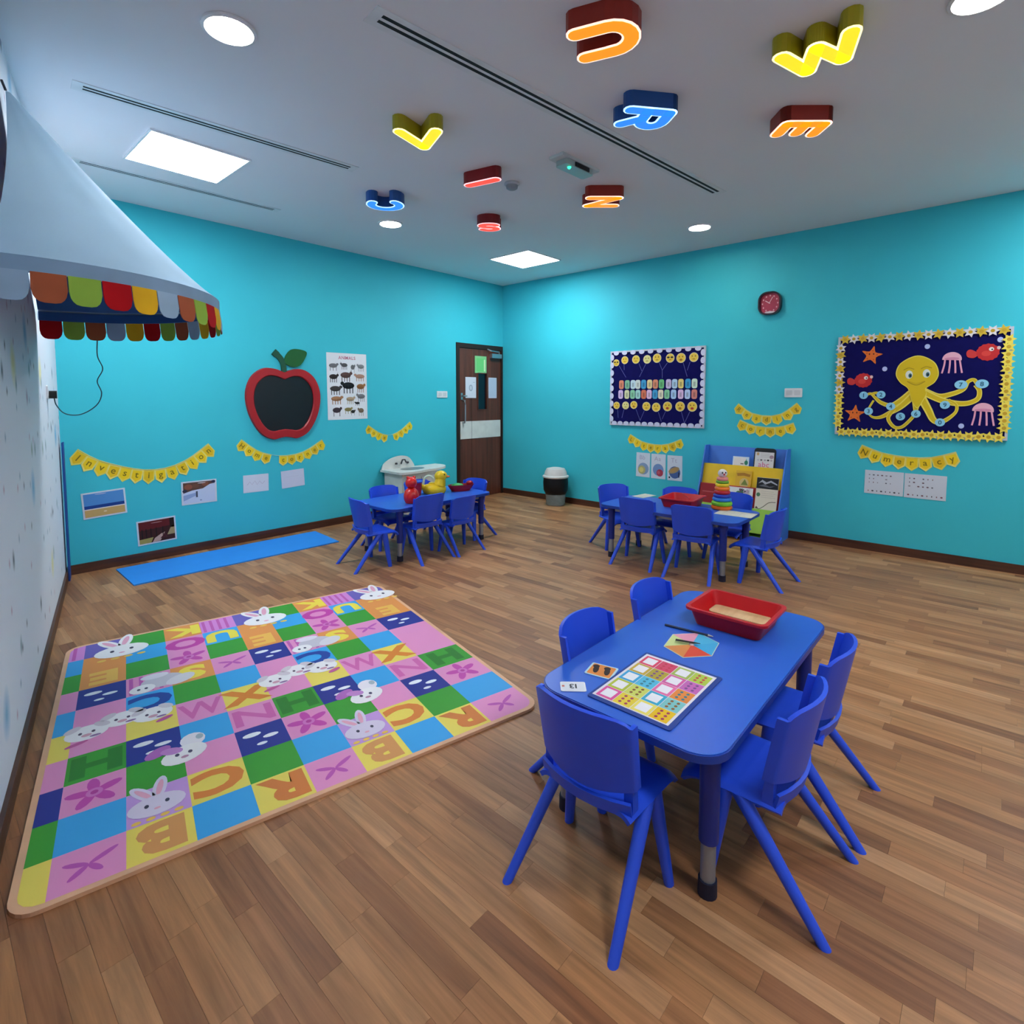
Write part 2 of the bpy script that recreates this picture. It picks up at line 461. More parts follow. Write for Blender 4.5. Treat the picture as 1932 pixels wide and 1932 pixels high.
wp = MB(); wp.box(lx0 + 0.012, seam - 0.003, -0.002, 0.005, 0.835, 1.075); wp.box(seam + 0.003, lx1 - 0.012, -0.002, 0.005, 0.835, 1.075)
wp.build('white_panel', plain('white_laminate', '#d9dcd6', rough=0.4), door)['label'] = 'white laminate band across the door'
hd = MB(); hd.tube([(-0.80, 0.004, 1.36), (-0.80, -0.045, 1.36), (-0.80, -0.05, 1.30), (-0.80, -0.05, 1.12), (-0.80, -0.045, 1.06), (-0.80, 0.004, 1.06)], 0.011, 8)
hd.build('pull_handle', M_steel, door, 40)
lv = MB(); lv.box(-0.835, -0.80, -0.004, 0.006, 1.37, 1.46); lv.tube([(-0.82, 0.0, 1.42), (-0.82, -0.04, 1.42), (-0.76, -0.045, 1.42)], 0.009, 8)
lv.build('lever_latch', M_steel, door, 40)
cl = MB(); cl.box(-0.275, -0.075, -0.05, 0.004, 1.955, 2.015); cl.tube([(-0.11, -0.03, 2.015), (-0.11, -0.03, 2.045), (-0.30, -0.06, 2.05), (-0.33, -0.012, 2.075)], 0.010, 6)
cl.build('door_closer', M_steel, door)

# ------------------------------------------------------------------ lamps in the ceiling
M_lampframe = plain('lamp_trim', '#e8eaee', rough=0.5)
M_panel = emit('panel_diffuser', '#f7faff', PANEL_POWER)
M_down = emit('downlight_diffuser', '#fff8ee', DOWN_POWER)
def ceiling_panel(x, y, label):
    t = tag(empty('ceiling_panel_light', (x, y, H)), label, 'ceiling light', 'square ceiling lights')
    f = MB(); w = 0.283
    for a, b, c, d in ((-w - .012, w + .012, -w - .012, -w), (-w - .012, w + .012, w, w + .012), (-w - .012, -w, -w, w), (w, w + .012, -w, w)): f.box(a, b, c, d, -0.012, -0.0005)
    f.build('frame', M_lampframe, t)
    MB().box(-w, w, -w, w, -0.008, -0.001).build('diffuser', M_panel, t)
ceiling_panel(-4.505, -1.295, 'large glowing square ceiling light above the play mat')
ceiling_panel(-0.955, -1.24, 'glowing square ceiling light near the door corner')
ceiling_panel(-4.505, -6.1, 'square ceiling light behind the viewer on the wallpaper side')  # added out of view as a second row, raises the ambient light
ceiling_panel(-0.955, -6.2, 'square ceiling light behind the viewer on the clock side')  # added out of view too, brightens the near end of the right wall
def downlight(x, y, label):
    t = tag(empty('round_downlight', (x, y, H)), label, 'ceiling light', 'round ceiling lights')
    MB().lathe([(0.098, -0.0005), (0.110, -0.001), (0.110, -0.010), (0.097, -0.014), (0.093, -0.010), (0.093, -0.0005)], 32).build('trim_ring', M_lampframe, t, 40)
    MB().lathe([(0.0925, -0.001), (0.0925, -0.009), (0.05, -0.0125), (0.004, -0.0135)], 32).build('diffuser', M_down, t, 40)
downlight(-4.836, -2.86, 'large round downlight above the cone canopy')
downlight(-2.778, -1.165, 'small round downlight beside the glowing letter C')
downlight(-0.78, -3.24, 'round downlight beyond the end of the long air slot')
downlight(-2.92, -5.30, 'round downlight at the top edge beside the letter W')

M_dark = plain('duct_black', '#10161c', rough=0.7)
def slot(x0, y0, x1, y1, w, label):
    L = math.hypot(x1 - x0, y1 - y0)
    t = tag(empty('air_slot_diffuser', (x0, y0, H), math.atan2(y1 - y0, x1 - x0)), label, 'air vent', 'ceiling air slots')
    f = MB(); z0, z1 = -0.004, -0.0005; e = 0.045; s_ = w * 0.17; g = w * 0.13
    f.box(0, L, -w / 2, -g / 2 - s_, z0, z1); f.box(0, L, g / 2 + s_, w / 2, z0, z1); f.box(e, L - e, -g / 2, g / 2, z0, z1)
    f.box(0, e, -g / 2 - s_, g / 2 + s_, z0, z1); f.box(L - e, L, -g / 2 - s_, g / 2 + s_, z0, z1)
    f.build('frame', plain('vent_white', '#e2e6ea', rough=0.5), t)
    for sg in (-1, 1):
        a, b = sorted((sg * g / 2, sg * (g / 2 + s_)))
        MB().box(e, L - e, a, b, -0.0034, -0.0008).build('slot', M_dark, t)
slot(-5.205, -1.82, -3.655, -1.975, 0.105, 'double air slot in the ceiling between the square light and the round downlight')
slot(-5.02, -0.695, -3.62, -0.735, 0.085, 'narrow air slot in the ceiling closest to the back wall')
slot(-4.484, -3.40, -1.50, -3.70, 0.125, 'longest double air slot running past the ceiling letters')

# emergency light and smoke detector
t = tag(empty('emergency_light', (-2.71, -3.18, H), R(-3)), 'small white emergency light with a green indicator on the ceiling', 'emergency light')
MB().box(-0.20, 0.20, -0.06, 0.06, -0.02, -0.0005).build('base', plain('emergency_white', '#c4ccd0', rough=0.5), t)
MB().prism(rrect(0.30, 0.10, 0.02), -0.055, -0.02).build('lens', plain('emergency_lens', '#9fb0b0', rough=0.3), t)
MB().box(-0.06, 0.09, -0.058, -0.051, -0.05, -0.024).build('dark_window', M_dark, t)
MB().ball((-0.085, -0.02, -0.056), 0.013, c=None).build('green_indicator', emit('green_led', '#35f2a8', 2.0), t)
t = tag(empty('smoke_detector', (-2.74, -2.63, H)), 'small round white smoke detector beside the letter I', 'smoke detector')
MB().lathe([(0.055, -0.0005), (0.058, -0.012), (0.05, -0.02)], 24).build('base', plain('detector_white', '#b8bcc4', rough=0.5), t, 40)
MB().lathe([(0.045, -0.02), (0.042, -0.04), (0.03, -0.048), (0.004, -0.05)], 24).build('sensor_head', plain('detector_grey', '#8f959e', rough=0.5), t, 40)

# glowing letters fixed under the ceiling
LET = {'orange': ('#8c261a', '#ff8a14', '#ffd0c0'), 'yellow': ('#a59a16', '#f5cf1e', '#fff6b8'), 'blue': ('#164c92', '#2f7dff', '#b8dcff'), 'red': ('#7c1018', '#ff4a3a', '#ffc2c8')}
def arc(cx, cy, rx, ry, a0, a1, n=10): return [(cx + rx * math.cos(R(a0 + (a1 - a0) * k / n)), cy + ry * math.sin(R(a0 + (a1 - a0) * k / n))) for k in range(n + 1)]
STROKES = {'U': [[(-0.5, 0.5), (-0.5, -0.1)] + arc(0, -0.1, 0.5, 0.4, 180, 360) + [(0.5, 0.5)]], 'W': [[(-0.5, 0.5), (-0.27, -0.5)], [(-0.27, -0.5), (0, 0.38)], [(0, 0.38), (0.27, -0.5)], [(0.27, -0.5), (0.5, 0.5)]],
           'R': [[(-0.5, -0.5), (-0.5, 0.5)], [(-0.5, 0.5), (0.1, 0.5)] + arc(0.1, 0.22, 0.4, 0.28, 90, -90)[1:] + [(-0.5, -0.06)], [(0.0, -0.06), (0.5, -0.5)]], 'E': [[(-0.5, -0.5), (-0.5, 0.5)], [(-0.5, 0.5), (0.5, 0.5)], [(-0.5, 0.0), (0.4, 0.0)], [(-0.5, -0.5), (0.5, -0.5)]],
           'N': [[(-0.5, -0.5), (-0.5, 0.5)], [(-0.5, 0.5), (0.5, -0.5)], [(0.5, -0.5), (0.5, 0.5)]], 'V': [[(-0.5, 0.5), (0, -0.5)], [(0, -0.5), (0.5, 0.5)]], 'I': [[(0, -0.5), (0, 0.5)]],
           'C': [arc(0, 0, 0.5, 0.5, 52, 308, 16)], 'S': [arc(0, 0.26, 0.46, 0.24, 25, 270, 12) + arc(0, -0.24, 0.46, 0.26, 90, -155, 12)]}
def ceiling_letter(ch, cx, cy, up, w, h, colour, label, r=0.041):
    """box letter hung under the ceiling: w, h are its outer size, r half the stroke width"""
    up = Vector((up[0], up[1], 0)).normalized(); right = Vector((-up.y, up.x, 0))
    t = tag(empty('ceiling_letter', (cx, cy, H)), label, 'letter lamp', 'glowing letters on the ceiling')
    sd, fc, rim = LET[colour]; zf = 0.085
    F_ = Flat((0, 0, 0), right, up)
    def strokes(rr, h0, h1, name, mat):
        f = Flat((0, 0, 0), right, up)
        for st in STROKES[ch]:
            P = [Vector((x * (w - 2 * r), y * (h - 2 * r))) for x, y in st]
            if ch == 'I': P = [Vector((0, y * (h - 2 * r))) for x, y in st]
            L = []; Rt = []
            for k, p in enumerate(P):
                d = (P[min(k + 1, len(P) - 1)] - P[max(k - 1, 0)]).normalized(); nn = Vector((-d.y, d.x)); L.append(p + nn * rr); Rt.append(p - nn * rr)
            def cap(p, d): 
                a = math.atan2(d.y, d.x); return [p + Vector((rr * math.cos(a + R(q)), rr * math.sin(a + R(q)))) for q in (-60, -30, 0, 30, 60)]
            out = L[::-1] + cap(P[0], P[0] - P[1]) + Rt + cap(P[-1], P[-1] - P[-2])
            f.slab([tuple(p) for p in out], None, h0, h1)
        f.mb.c = [None] * len(f.mb.c); f.mb.build(name, mat, t)
    strokes(r, 0.0005, zf - 0.006, 'side_shell', plain('letter_side_' + colour, sd, rough=0.35))
    strokes(r - 0.0008, zf - 0.0055, zf - 0.002, 'edge_light', emit('letter_edge_' + colour, rim, FACE_POWER * 1.2))
    strokes(r - 0.010, zf - 0.0015, zf, 'face', emit('letter_face_' + colour, fc, FACE_POWER))
RI = (0.667, -0.745); UPI = (-0.745, -0.667)
ceiling_letter('U', -3.79, -4.105, (-0.33, 0.94), 0.25, 0.30, 'orange', 'glowing orange letter U lying sideways on the ceiling')
ceiling_letter('W', -3.065, -4.76, (-1, -0.03), 0.35, 0.275, 'yellow', 'glowing yellow letter W on the ceiling')
ceiling_letter('R', -3.085, -3.91, (0.78, -0.63), 0.235, 0.30, 'blue', 'glowing blue letter R turned sideways on the ceiling')
ceiling_letter('E', -2.39, -4.51, (0.66, -0.75), 0.20, 0.285, 'orange', 'glowing orange letter E with arms pointing down')
ceiling_letter('N', -2.147, -3.045, (0.665, -0.747), 0.25, 0.295, 'orange', 'glowing orange letter N next to the emergency light')
ceiling_letter('V', -3.745, -2.81, (-0.76, -0.65), 0.29, 0.275, 'yellow', 'glowing yellow letter V on the ceiling')
ceiling_letter('I', -3.045, -2.622, (0.23, -0.97), 0.082, 0.30, 'red', 'glowing red letter I on the ceiling')
ceiling_letter('C', -3.235, -1.73, (-0.667, 0.745), 0.27, 0.30, 'blue', 'glowing blue letter C opening upward')
ceiling_letter('S', -2.28, -1.945, (-0.745, -0.667), 0.225, 0.25, 'red', 'glowing red letter S on the ceiling')

# ------------------------------------------------------------------ tables and chairs
M_blue = plain('blue_plastic', '#2450dc', rough=0.38, spec=0.45, var=0.03)
M_top = plain('blue_tabletop', '#2a60cc', rough=0.34, spec=0.45, var=0.02, scale=4)
M_edge = plain('blue_edge_band', '#1c3f9e', rough=0.4)
M_navy = plain('navy_tube', '#1a2f86', rough=0.4)
M_grey = plain('rail_grey', '#9aa2ac', rough=0.4, metal=0.6)
M_foot = plain('foot_rubber', '#171b34', rough=0.6)
TH = 0.465
def make_table():
    t = empty('activity_table')
    MB().prism(rrect(1.196, 0.606, 0.090, 8), TH - 0.020, TH).build('tabletop', M_top, t, 40)
    o, i = rrect(1.206, 0.616, 0.095, 8), rrect(1.1965, 0.6065, 0.0902, 8); n = len(o); e = MB()
    vs = [(x, y, TH - 0.024) for x, y in i] + [(x, y, TH - 0.024) for x, y in o] + [(x, y, TH - 0.002) for x, y in o] + [(x, y, TH - 0.002) for x, y in i]
    fs = []
    for k in range(n):
        j = (k + 1) % n
        for a in range(4):
            b = (a + 1) % 4
            fs.append((a * n + k, a * n + j, b * n + j, b * n + k))
    e.add(vs, fs).build('edge_band', M_edge, t, 40)
    for y in (-0.245, 0.245): MB().box(-0.45, 0.45, y - 0.012, y + 0.012, TH - 0.055, TH - 0.0205).build('rail', M_grey, t)
    for x in (-0.49, 0.49): MB().box(x - 0.012, x + 0.012, -0.21, 0.21, TH - 0.055, TH - 0.0205).build('rail', M_grey, t)
    for x in (-0.49, 0.49):
        for y in (-0.245, 0.245):
            lg = MB().lathe([(0.034, TH - 0.021), (0.034, TH - 0.06), (0.028, TH - 0.075), (0.027, 0.16)], 16, (x, y, 0)).build('leg', M_navy, t, 40)
            MB().lathe([(0.021, 0.159), (0.021, 0.045)], 14, (x, y, 0)).build('lower_tube', M_grey, lg, 40)
            MB().lathe([(0.026, 0.046), (0.027, 0.0)], 14, (x, y, 0)).build('foot_cap', M_foot, lg, 40)
    return t
def make_chair():
    t = empty('childrens_chair')
    W = 0.158
    ua = [-1.0, -1.0, -0.985, -0.93, -0.8, -0.6, -0.4, -0.2, 0, 0.2, 0.4, 0.6, 0.8, 0.93, 0.985, 1.0, 1.0]
    # seat with a rolled front edge and shallow dish
    def seat(u, v):
        y = -0.125 + 0.285 * min(v, 1.0); w = (0.152 + 0.010 * v) * (1 - 0.05 * max(0, v - 0.85) / 0.15)
        z = 0.296 - 0.010 * (1 - u * u) * math.sin(math.pi * min(v, 1)) - 0.030 * max(0, (v - 0.78) / 0.22) ** 2
        z -= 0.016 * max(0, (abs(u) - 0.8) / 0.2) ** 2
        return (u * w, y, z)
    us = [-1, -0.93, -0.85, -0.7, -0.4, 0, 0.4, 0.7, 0.85, 0.93, 1]; vv = [0, 0.15, 0.35, 0.55, 0.75, 0.84, 0.92, 1.0]
    shell(seat, us, vv, 0.014).build('seat', M_blue, t, 50)
    # curved backrest with side flanges
    def back(i, v):
        u = ua[int(i)]; fl = 0.026 if int(i) in (0, len(ua) - 1) else 0.0
        zb = 0.362 - 0.022 * (1 - u * u); zt = 0.582 - 0.020 * abs(u) ** 9 - 0.006 * u * u
        z = zb + (zt - zb) * v
        w = W - 0.006 * (1 - v)
        y = -0.140 - 0.045 * ((z - 0.34) / 0.24) + 0.046 * u * u + fl
        return (u * w, y, z)
    shell(back, list(range(len(ua))), [0, 0.1, 0.3, 0.5, 0.7, 0.85, 0.94, 1.0], 0.012, True).build('backrest', M_blue, t, 55)
    # low curved band under the hand slot
    def band(u, v):
        z = 0.290 + 0.040 * v
        return (u * 0.150, -0.138 - 0.010 * v + 0.034 * u * u, z)
    shell(band, [-1, -0.7, -0.35, 0, 0.35, 0.7, 1], [0, 0.5, 1], 0.010, True).build('lower_band', M_blue, t, 50)
    for s in (-1, 1):
        xa, xb = sorted((s * 0.150, s * 0.122))
        def ring(z, y, d): return [(xa, y - d, z), (xb, y - d, z), (xb, y + d, z), (xa, y + d, z)]
        MB().loft([ring(0.278, -0.086, 0.016), ring(0.33, -0.088, 0.014), ring(0.40, -0.094, 0.010)]).build('upright', M_blue, t)
        for fy, hy in ((-0.245, -0.005), (0.065, 0.035)):
            top = Vector((s * 0.142, hy, 0.286)); bot = Vector((s * 0.180, fy, 0.0)); rings = []
            for k in range(7):
                q = k / 6; c = bot.lerp(top, q); ra, rb = 0.0145 + 0.006 * q, 0.017 + 0.011 * q
                rings.append([(c.x + ra * math.cos(2 * math.pi * n / 12), c.y + rb * math.sin(2 * math.pi * n / 12), c.z) for n in range(12)])
            MB().loft(rings).build('leg', M_blue, t, 50)
    return t
table0 = make_table()
chair0 = make_chair()
TABLES = [(-3.922, -4.625, 0, 'nearest blue table with rounded corners, holding the card board and red tray'),
          (-2.583, -1.395, 0, 'blue table by the sink unit holding the yellow duck toy'),
          (-1.497, -3.404, 90, 'blue table in front of the bookcase holding the ring stacker')]
for n, (x, y, a, lab) in enumerate(TABLES):
    o = table0 if n == 0 else copy_tree(table0)
    o.location = (x, y, 0); o.rotation_euler.z = R(a); tag(o, lab, 'table', 'blue activity tables')
# x, y of the backrest top, facing angle (0 = facing +Y), scale, label
CHAIRS = [(-4.686, -4.598, -90, 0.983, 'blue chair at the head of the nearest table with its back to the viewer'),
          (-4.17, -4.248, 180, 0.983, 'blue chair at the far side of the nearest table, closer to the play mat'),
          (-3.674, -4.256, 180, 0.983, 'blue chair at the far side of the nearest table, beside the red tray'),
          (-4.187, -5.081, 0, 0.983, 'blue chair at the right side of the nearest table, closest to the viewer'),
          (-3.78, -5.086, 2, 0.983, 'blue chair at the right side of the nearest table, further from the viewer'),
          (-3.423, -1.493, -98, 0.983, 'blue chair beside the exercise mat at the left end of the duck table'),
          (-2.837, -1.03, 180, 0.96, 'blue chair on the wall side of the duck table, left one'),
          (-2.385, -0.968, 178, 0.96, 'blue chair on the wall side hidden behind the yellow duck toy'),
          (-2.854, -1.817, 0, 0.983, 'blue chair on the near side of the duck table, in front of the red toys'),
          (-2.495, -1.863, 0, 0.882, 'small low blue chair on the near side of the duck table'),
          (-1.943, -1.453, 90, 0.983, 'blue chair in front of the brown door'),
          (-1.346, -2.657, 153, 0.983, 'blue chair turned askew at the far end of the stacker table'),
          (-1.857, -3.199, -86, 0.983, 'blue chair on the near side of the stacker table, left of two'),
          (-1.865, -3.679, -84, 0.983, 'blue chair on the near side of the stacker table, right of two'),
          (-1.073, -3.254, 92, 0.983, 'blue chair on the wall side behind the red tray'),
          (-1.033, -3.735, 86, 0.983, 'blue chair tucked in right in front of the bookcase'),
          (-1.534, -4.248, -4, 0.983, 'blue chair at the right end of the stacker table seen from its side')]
for n, (x, y, a, s, lab) in enumerate(CHAIRS):
    o = chair0 if n == 0 else copy_tree(chair0)
    d = Vector((0, 0.17 * s, 0)); d.rotate(Matrix.Rotation(R(a), 3, 'Z'))
    o.location = (x + d.x, y + d.y, 0); o.rotation_euler.z = R(a); o.scale = (s, s, s)
    tag(o, lab, 'chair', 'blue chairs around the tables')

# ------------------------------------------------------------------ play mat
t = tag(empty('play_mat', tuple(MAT_O)), 'colourful square-patterned alphabet play mat on the wooden floor', 'play mat')
MATZ = 0.012
def mat_pt(u, v): return MAT_U * u + MAT_V * v
out = rrect(MAT_W, MAT_H, 0.075, 6, MAT_W / 2, MAT_H / 2)
def mat_prism(pts, z0, z1): 
    mb = MB(); n = len(pts); P = [mat_pt(u, v) for u, v in pts][::-1]
    return mb.add([(p.x, p.y, z0) for p in P] + [(p.x, p.y, z1) for p in P], [tuple(range(n - 1, -1, -1)), tuple(range(n, 2 * n))] + [(i, (i + 1) % n, n + (i + 1) % n, n + i) for i in range(n)])
mat_prism(out, 0.0, MATZ).build('foam_sheet', plain('mat_edge_peach', '#e6b48e', rough=0.55), t)
# printed squares
F = Flat((0, 0, MATZ), MAT_U, -MAT_V)         # x = u, y = -v
UB = [0.02] + [0.085 + 0.1835 * k for k in range(10)]; UB[-1] = MAT_W - 0.02
VB = [0.02, 0.215, 0.405, 0.60, 0.80, 1.0, 1.195, 1.385, 1.57, 1.755, 1.93]
PINK, GREEN, SKY, NAVY, YEL, ORG, PURP = '#e795c8', '#3f9e2f', '#3da7ea', '#2a2f8f', '#f0dc62', '#e8974e', '#6f62b8'
CELL = [[PURP, ORG, ORG, NAVY, PINK, PINK, GREEN, PINK, SKY, PINK],
        [GREEN, SKY, GREEN, PINK, SKY, YEL, NAVY, GREEN, '#c99be0', YEL],
        [ORG, PINK, PINK, ORG, GREEN, PINK, SKY, PINK, YEL, SKY],
        ['#d98bd6', SKY, GREEN, PINK, SKY, YEL, PINK, NAVY, GREEN, YEL]]
LETS = {(0, 2): ('E', '#f2bf58'), (2, 0): ('K', '#f4e04e'), (2, 1): ('O', '#c93fa6'), (3, 1): ('U', '#f4e04e'), (2, 3): ('S', '#f4e04e'), (1, 4): ('C', '#233f9c'),
        (3, 5): ('X', '#e0862e'), (2, 5): ('M', '#d668b0'), (3, 6): ('N', '#d668b0'), (0, 6): ('H', '#2f7f24'), (2, 8): ('C', '#e0863a'), (3, 9): ('R', '#d9803c'), (1, 9): ('B', '#d99a5a')}
FLOW = {(2, 2), (0, 7)}; CLOUD = {(0, 3), (1, 6), (3, 7)}; BIRD = {(3, 3), (0, 9)}; STRIPE = {(3, 0), (1, 3)}
def clip(u): return min(max(u, 0.02), MAT_W - 0.02)
corner = rrect(MAT_W - 0.04, MAT_H - 0.04, 0.06, 5, MAT_W / 2, MAT_H / 2)
def in_corner(u, v):
    for cu, cv in ((0.08, 0.08), (MAT_W - 0.08, 0.08), (0.08, MAT_H - 0.08), (MAT_W - 0.08, MAT_H - 0.08)):
        if abs(u - MAT_W / 2) > MAT_W / 2 - 0.08 and abs(v - MAT_H / 2) > MAT_H / 2 - 0.08:
            if (u < MAT_W / 2) == (cu < MAT_W / 2) and (v < MAT_H / 2) == (cv < MAT_H / 2): return math.hypot(u - cu, v - cv) > 0.06
    return False
def soft_corner(pts):
    res = []
    for u, v in pts:
        if in_corner(u, v):
            cu = 0.08 if u < MAT_W / 2 else MAT_W - 0.08; cv = 0.08 if v < MAT_H / 2 else MAT_H - 0.08
            su = -1 if cu < 1 else 1; sv = -1 if cv < 1 else 1
            arc = [(cu + su * 0.06 * math.cos(R(a)), cv + sv * 0.06 * math.sin(R(a))) for a in (0, 22, 45, 68, 90)]
            prev = pts[pts.index((u, v)) - 1]
            if abs(prev[1] - v) < 1e-6: arc = arc[::-1]
            res += arc
        else: res.append((u, v))
    return res
for ci in range(10):
    k = (ci - 1) % 4; u0, u1 = UB[ci], UB[ci + 1]
    for r in range(10):
        v0, v1 = VB[r], VB[r + 1]
        F.poly([(u, -v) for u, v in soft_corner([(u0, v0), (u1, v0), (u1, v1), (u0, v1)])], CELL[k][r], 0.0003)
        cu, cv = (u0 + u1) / 2, (v0 + v1) / 2
        if ci == 0: cu = UB[1] - 0.0917
        full = (u1 - u0) > 0.15
        if (k, r) in STRIPE:
            for s in range(5):
                uu = cu - 0.08 + 0.04 * s
                if u0 < uu < u1 - 0.02: F.rect(uu, -v1 + 0.01, uu + 0.016, -v0 - 0.01, '#c65bb4', 0.0006)
        if not full: continue
        if (k, r) in LETS:
            ch, c = LETS[(k, r)]; F.text('W' if ch == 'M' else ch, cu, -cv, 0.132, c, 0.0007, 0.0 if ch == 'M' else math.pi, 0.02 if ch in 'MN' else 0.05, 1.25 if ch != 'M' else 0.85)
        if (k, r) in CLOUD:
            for a, b, rx, ry in ((-0.035, 0.035, 0.035, 0.016), (0.03, -0.005, 0.03, 0.013), (-0.01, -0.045, 0.02, 0.01)): F.poly(ellipse(cu + a, -cv + b, rx, ry, 14), '#f2f4fb', 0.0007)
        if (k, r) in FLOW:
            for q in range(5): F.poly(ellipse(cu + 0.045 * math.cos(q * 1.257 + 0.4), -cv + 0.045 * math.sin(q * 1.257 + 0.4), 0.042, 0.019, 12, q * 1.257 + 0.4), '#c94aae', 0.0007)
            F.poly(ellipse(cu, -cv, 0.025, 0.025, 14), '#d67cc4', 0.0009); F.poly(ellipse(cu, -cv, 0.012, 0.012, 10), '#b93a9a', 0.0011)
        if (k, r) in BIRD:
            for q, (a, l) in enumerate(((0.5, 0.075), (2.7, 0.065), (3.9, 0.06), (5.4, 0.05))): F.poly(ellipse(cu + l * 0.55 * math.cos(a), -cv + l * 0.55 * math.sin(a), l * 0.55, 0.010, 12, a), '#c458b6', 0.0007)
W_, G_, P_ = '#f3f1f4', '#c9c6d4', '#e9a9c4'
def bunny(u, v, s, c=W_):
    for a in (-0.5, 0.25):
        F.poly(ellipse(u + 0.07 * s * math.cos(1.9 + a), -v + 0.085 * s * math.sin(1.9 + a), 0.065 * s, 0.022 * s, 16, 1.9 + a), c, 0.0012); F.poly(ellipse(u + 0.07 * s * math.cos(1.9 + a), -v + 0.085 * s * math.sin(1.9 + a), 0.045 * s, 0.010 * s, 12, 1.9 + a), P_, 0.0014)
    F.poly(ellipse(u, -v - 0.01 * s, 0.085 * s, 0.055 * s, 20), c, 0.0016)
    for a in (-0.03, 0.03): F.poly(ellipse(u + a * s, -v - 0.005 * s, 0.007 * s, 0.010 * s, 10), '#3b3550', 0.0018)
    F.poly(ellipse(u, -v - 0.03 * s, 0.010 * s, 0.006 * s, 10), P_, 0.0018)
    for q in range(4): F.poly(ellipse(u - 0.06 * s + 0.04 * s * q, -v - 0.075 * s, 0.014 * s, 0.009 * s, 10), '#f2c95c', 0.0013)
def elephant(u, v, s):
    F.poly(ellipse(u, -v, 0.06 * s, 0.045 * s, 18), G_, 0.0012); F.poly(ellipse(u - 0.055 * s, -v - 0.03 * s, 0.035 * s, 0.03 * s, 16), W_, 0.0014)
    F.poly(ellipse(u + 0.05 * s, -v - 0.02 * s, 0.045 * s, 0.03 * s, 16, 0.5), '#dedbe6', 0.0014); F.poly(ellipse(u - 0.02 * s, -v + 0.045 * s, 0.04 * s, 0.02 * s, 14), '#e7e3ef', 0.0014)
    for a in (-0.065, -0.045): F.poly(ellipse(u + a * s, -v - 0.03 * s, 0.005 * s, 0.007 * s, 8), '#4a4560', 0.0016)
def puppies(u, v):
    for a, b in ((-0.07, -0.01), (0.05, 0.03), (0.16, -0.005)):
        F.poly(ellipse(u + a, -v + b, 0.075, 0.06, 18), W_, 0.0012 + a * 0.001)
        for s in (-1, 1): F.poly(ellipse(u + a + s * 0.05, -v + b + 0.045, 0.034, 0.020, 12, -0.7 * s), '#d9cfd8', 0.0015); F.poly(ellipse(u + a + s * 0.022, -v + b, 0.007, 0.010, 8), '#54405c', 0.0017)
        F.poly(ellipse(u + a, -v + b - 0.022, 0.018, 0.012, 10), '#d6a1b6', 0.0017); F.poly(ellipse(u + a + 0.03, -v + b - 0.04, 0.02, 0.008, 10), '#8f6aa0', 0.0017)
    F.poly(ellipse(u + 0.2, -v - 0.075, 0.035, 0.014, 12, 0.4), '#c95a9c', 0.0012); F.poly(ellipse(u - 0.1, -v - 0.085, 0.04, 0.012, 12, 0.3), '#c95a9c', 0.0012)
def puppy_bow(u, v):
    F.poly(ellipse(u + 0.01, -v - 0.01, 0.08, 0.058, 18, 0.3), W_, 0.0013); F.poly(ellipse(u - 0.075, -v + 0.055, 0.05, 0.030, 14, 0.6), '#b86cc0', 0.0012); F.poly(ellipse(u - 0.03, -v + 0.035, 0.04, 0.024, 14, -0.4), '#c98ad0', 0.0015)
    F.poly(ellipse(u + 0.045, -v + 0.075, 0.045, 0.05, 14), '#efe9f2', 0.0012); F.poly(ellipse(u + 0.07, -v + 0.085, 0.014, 0.02, 10), '#a9b8c4', 0.0014)
    for e in (-0.014, 0.03): F.poly(ellipse(u + e, -v - 0.005, 0.008, 0.011, 8), '#4a4060', 0.0017)
    F.poly(ellipse(u + 0.01, -v - 0.03, 0.014, 0.009, 8), '#c08aa8', 0.0017)
for k in (0, 4, 8):
    b = UB[1] + 0.1835 * k
    if b + 0.14 < MAT_W - 0.1: bunny(b + 0.165, 0.19, 1.45)
    if b + 0.4 < MAT_W: elephant(b + 0.33, 0.71, 1.5); puppy_bow(b + 0.36, 1.41)
    if b + 0.3 < MAT_W: puppies(b + 0.12, 1.02)
    if b + 0.3 < MAT_W: bunny(b + 0.27, 1.665, 1.0, '#ddd3ea')
F.build('printed_pattern', t)

# plain blue exercise mat
t = MB().prism([(-4.775, -0.675), (-3.095, -0.695), (-3.045, -0.145), (-4.765, -0.125)], 0.0, 0.010).build('exercise_mat', plain('sky_blue_foam', '#2d8ce6', rough=0.6, var=0.02))
tag(t, 'plain sky-blue exercise mat lying along the back wall', 'exercise mat')
# blue foam board standing in the corner
MB_ = MB()
for k in range(1):
    a = Vector((lw(-0.06), -0.06, 0)) + WN * 0.0155; b = a - WD * 0.12
    n = WN * 0.010
    MB_.prism([tuple(a[:2]), tuple(b[:2]), tuple((b + n)[:2]), tuple((a + n)[:2])], 0.0, 1.06)
tag(MB_.build('folded_foam_board', plain('royal_blue_foam', '#174590', rough=0.6)), 'narrow folded dark blue foam board standing upright in the left corner', 'foam board')

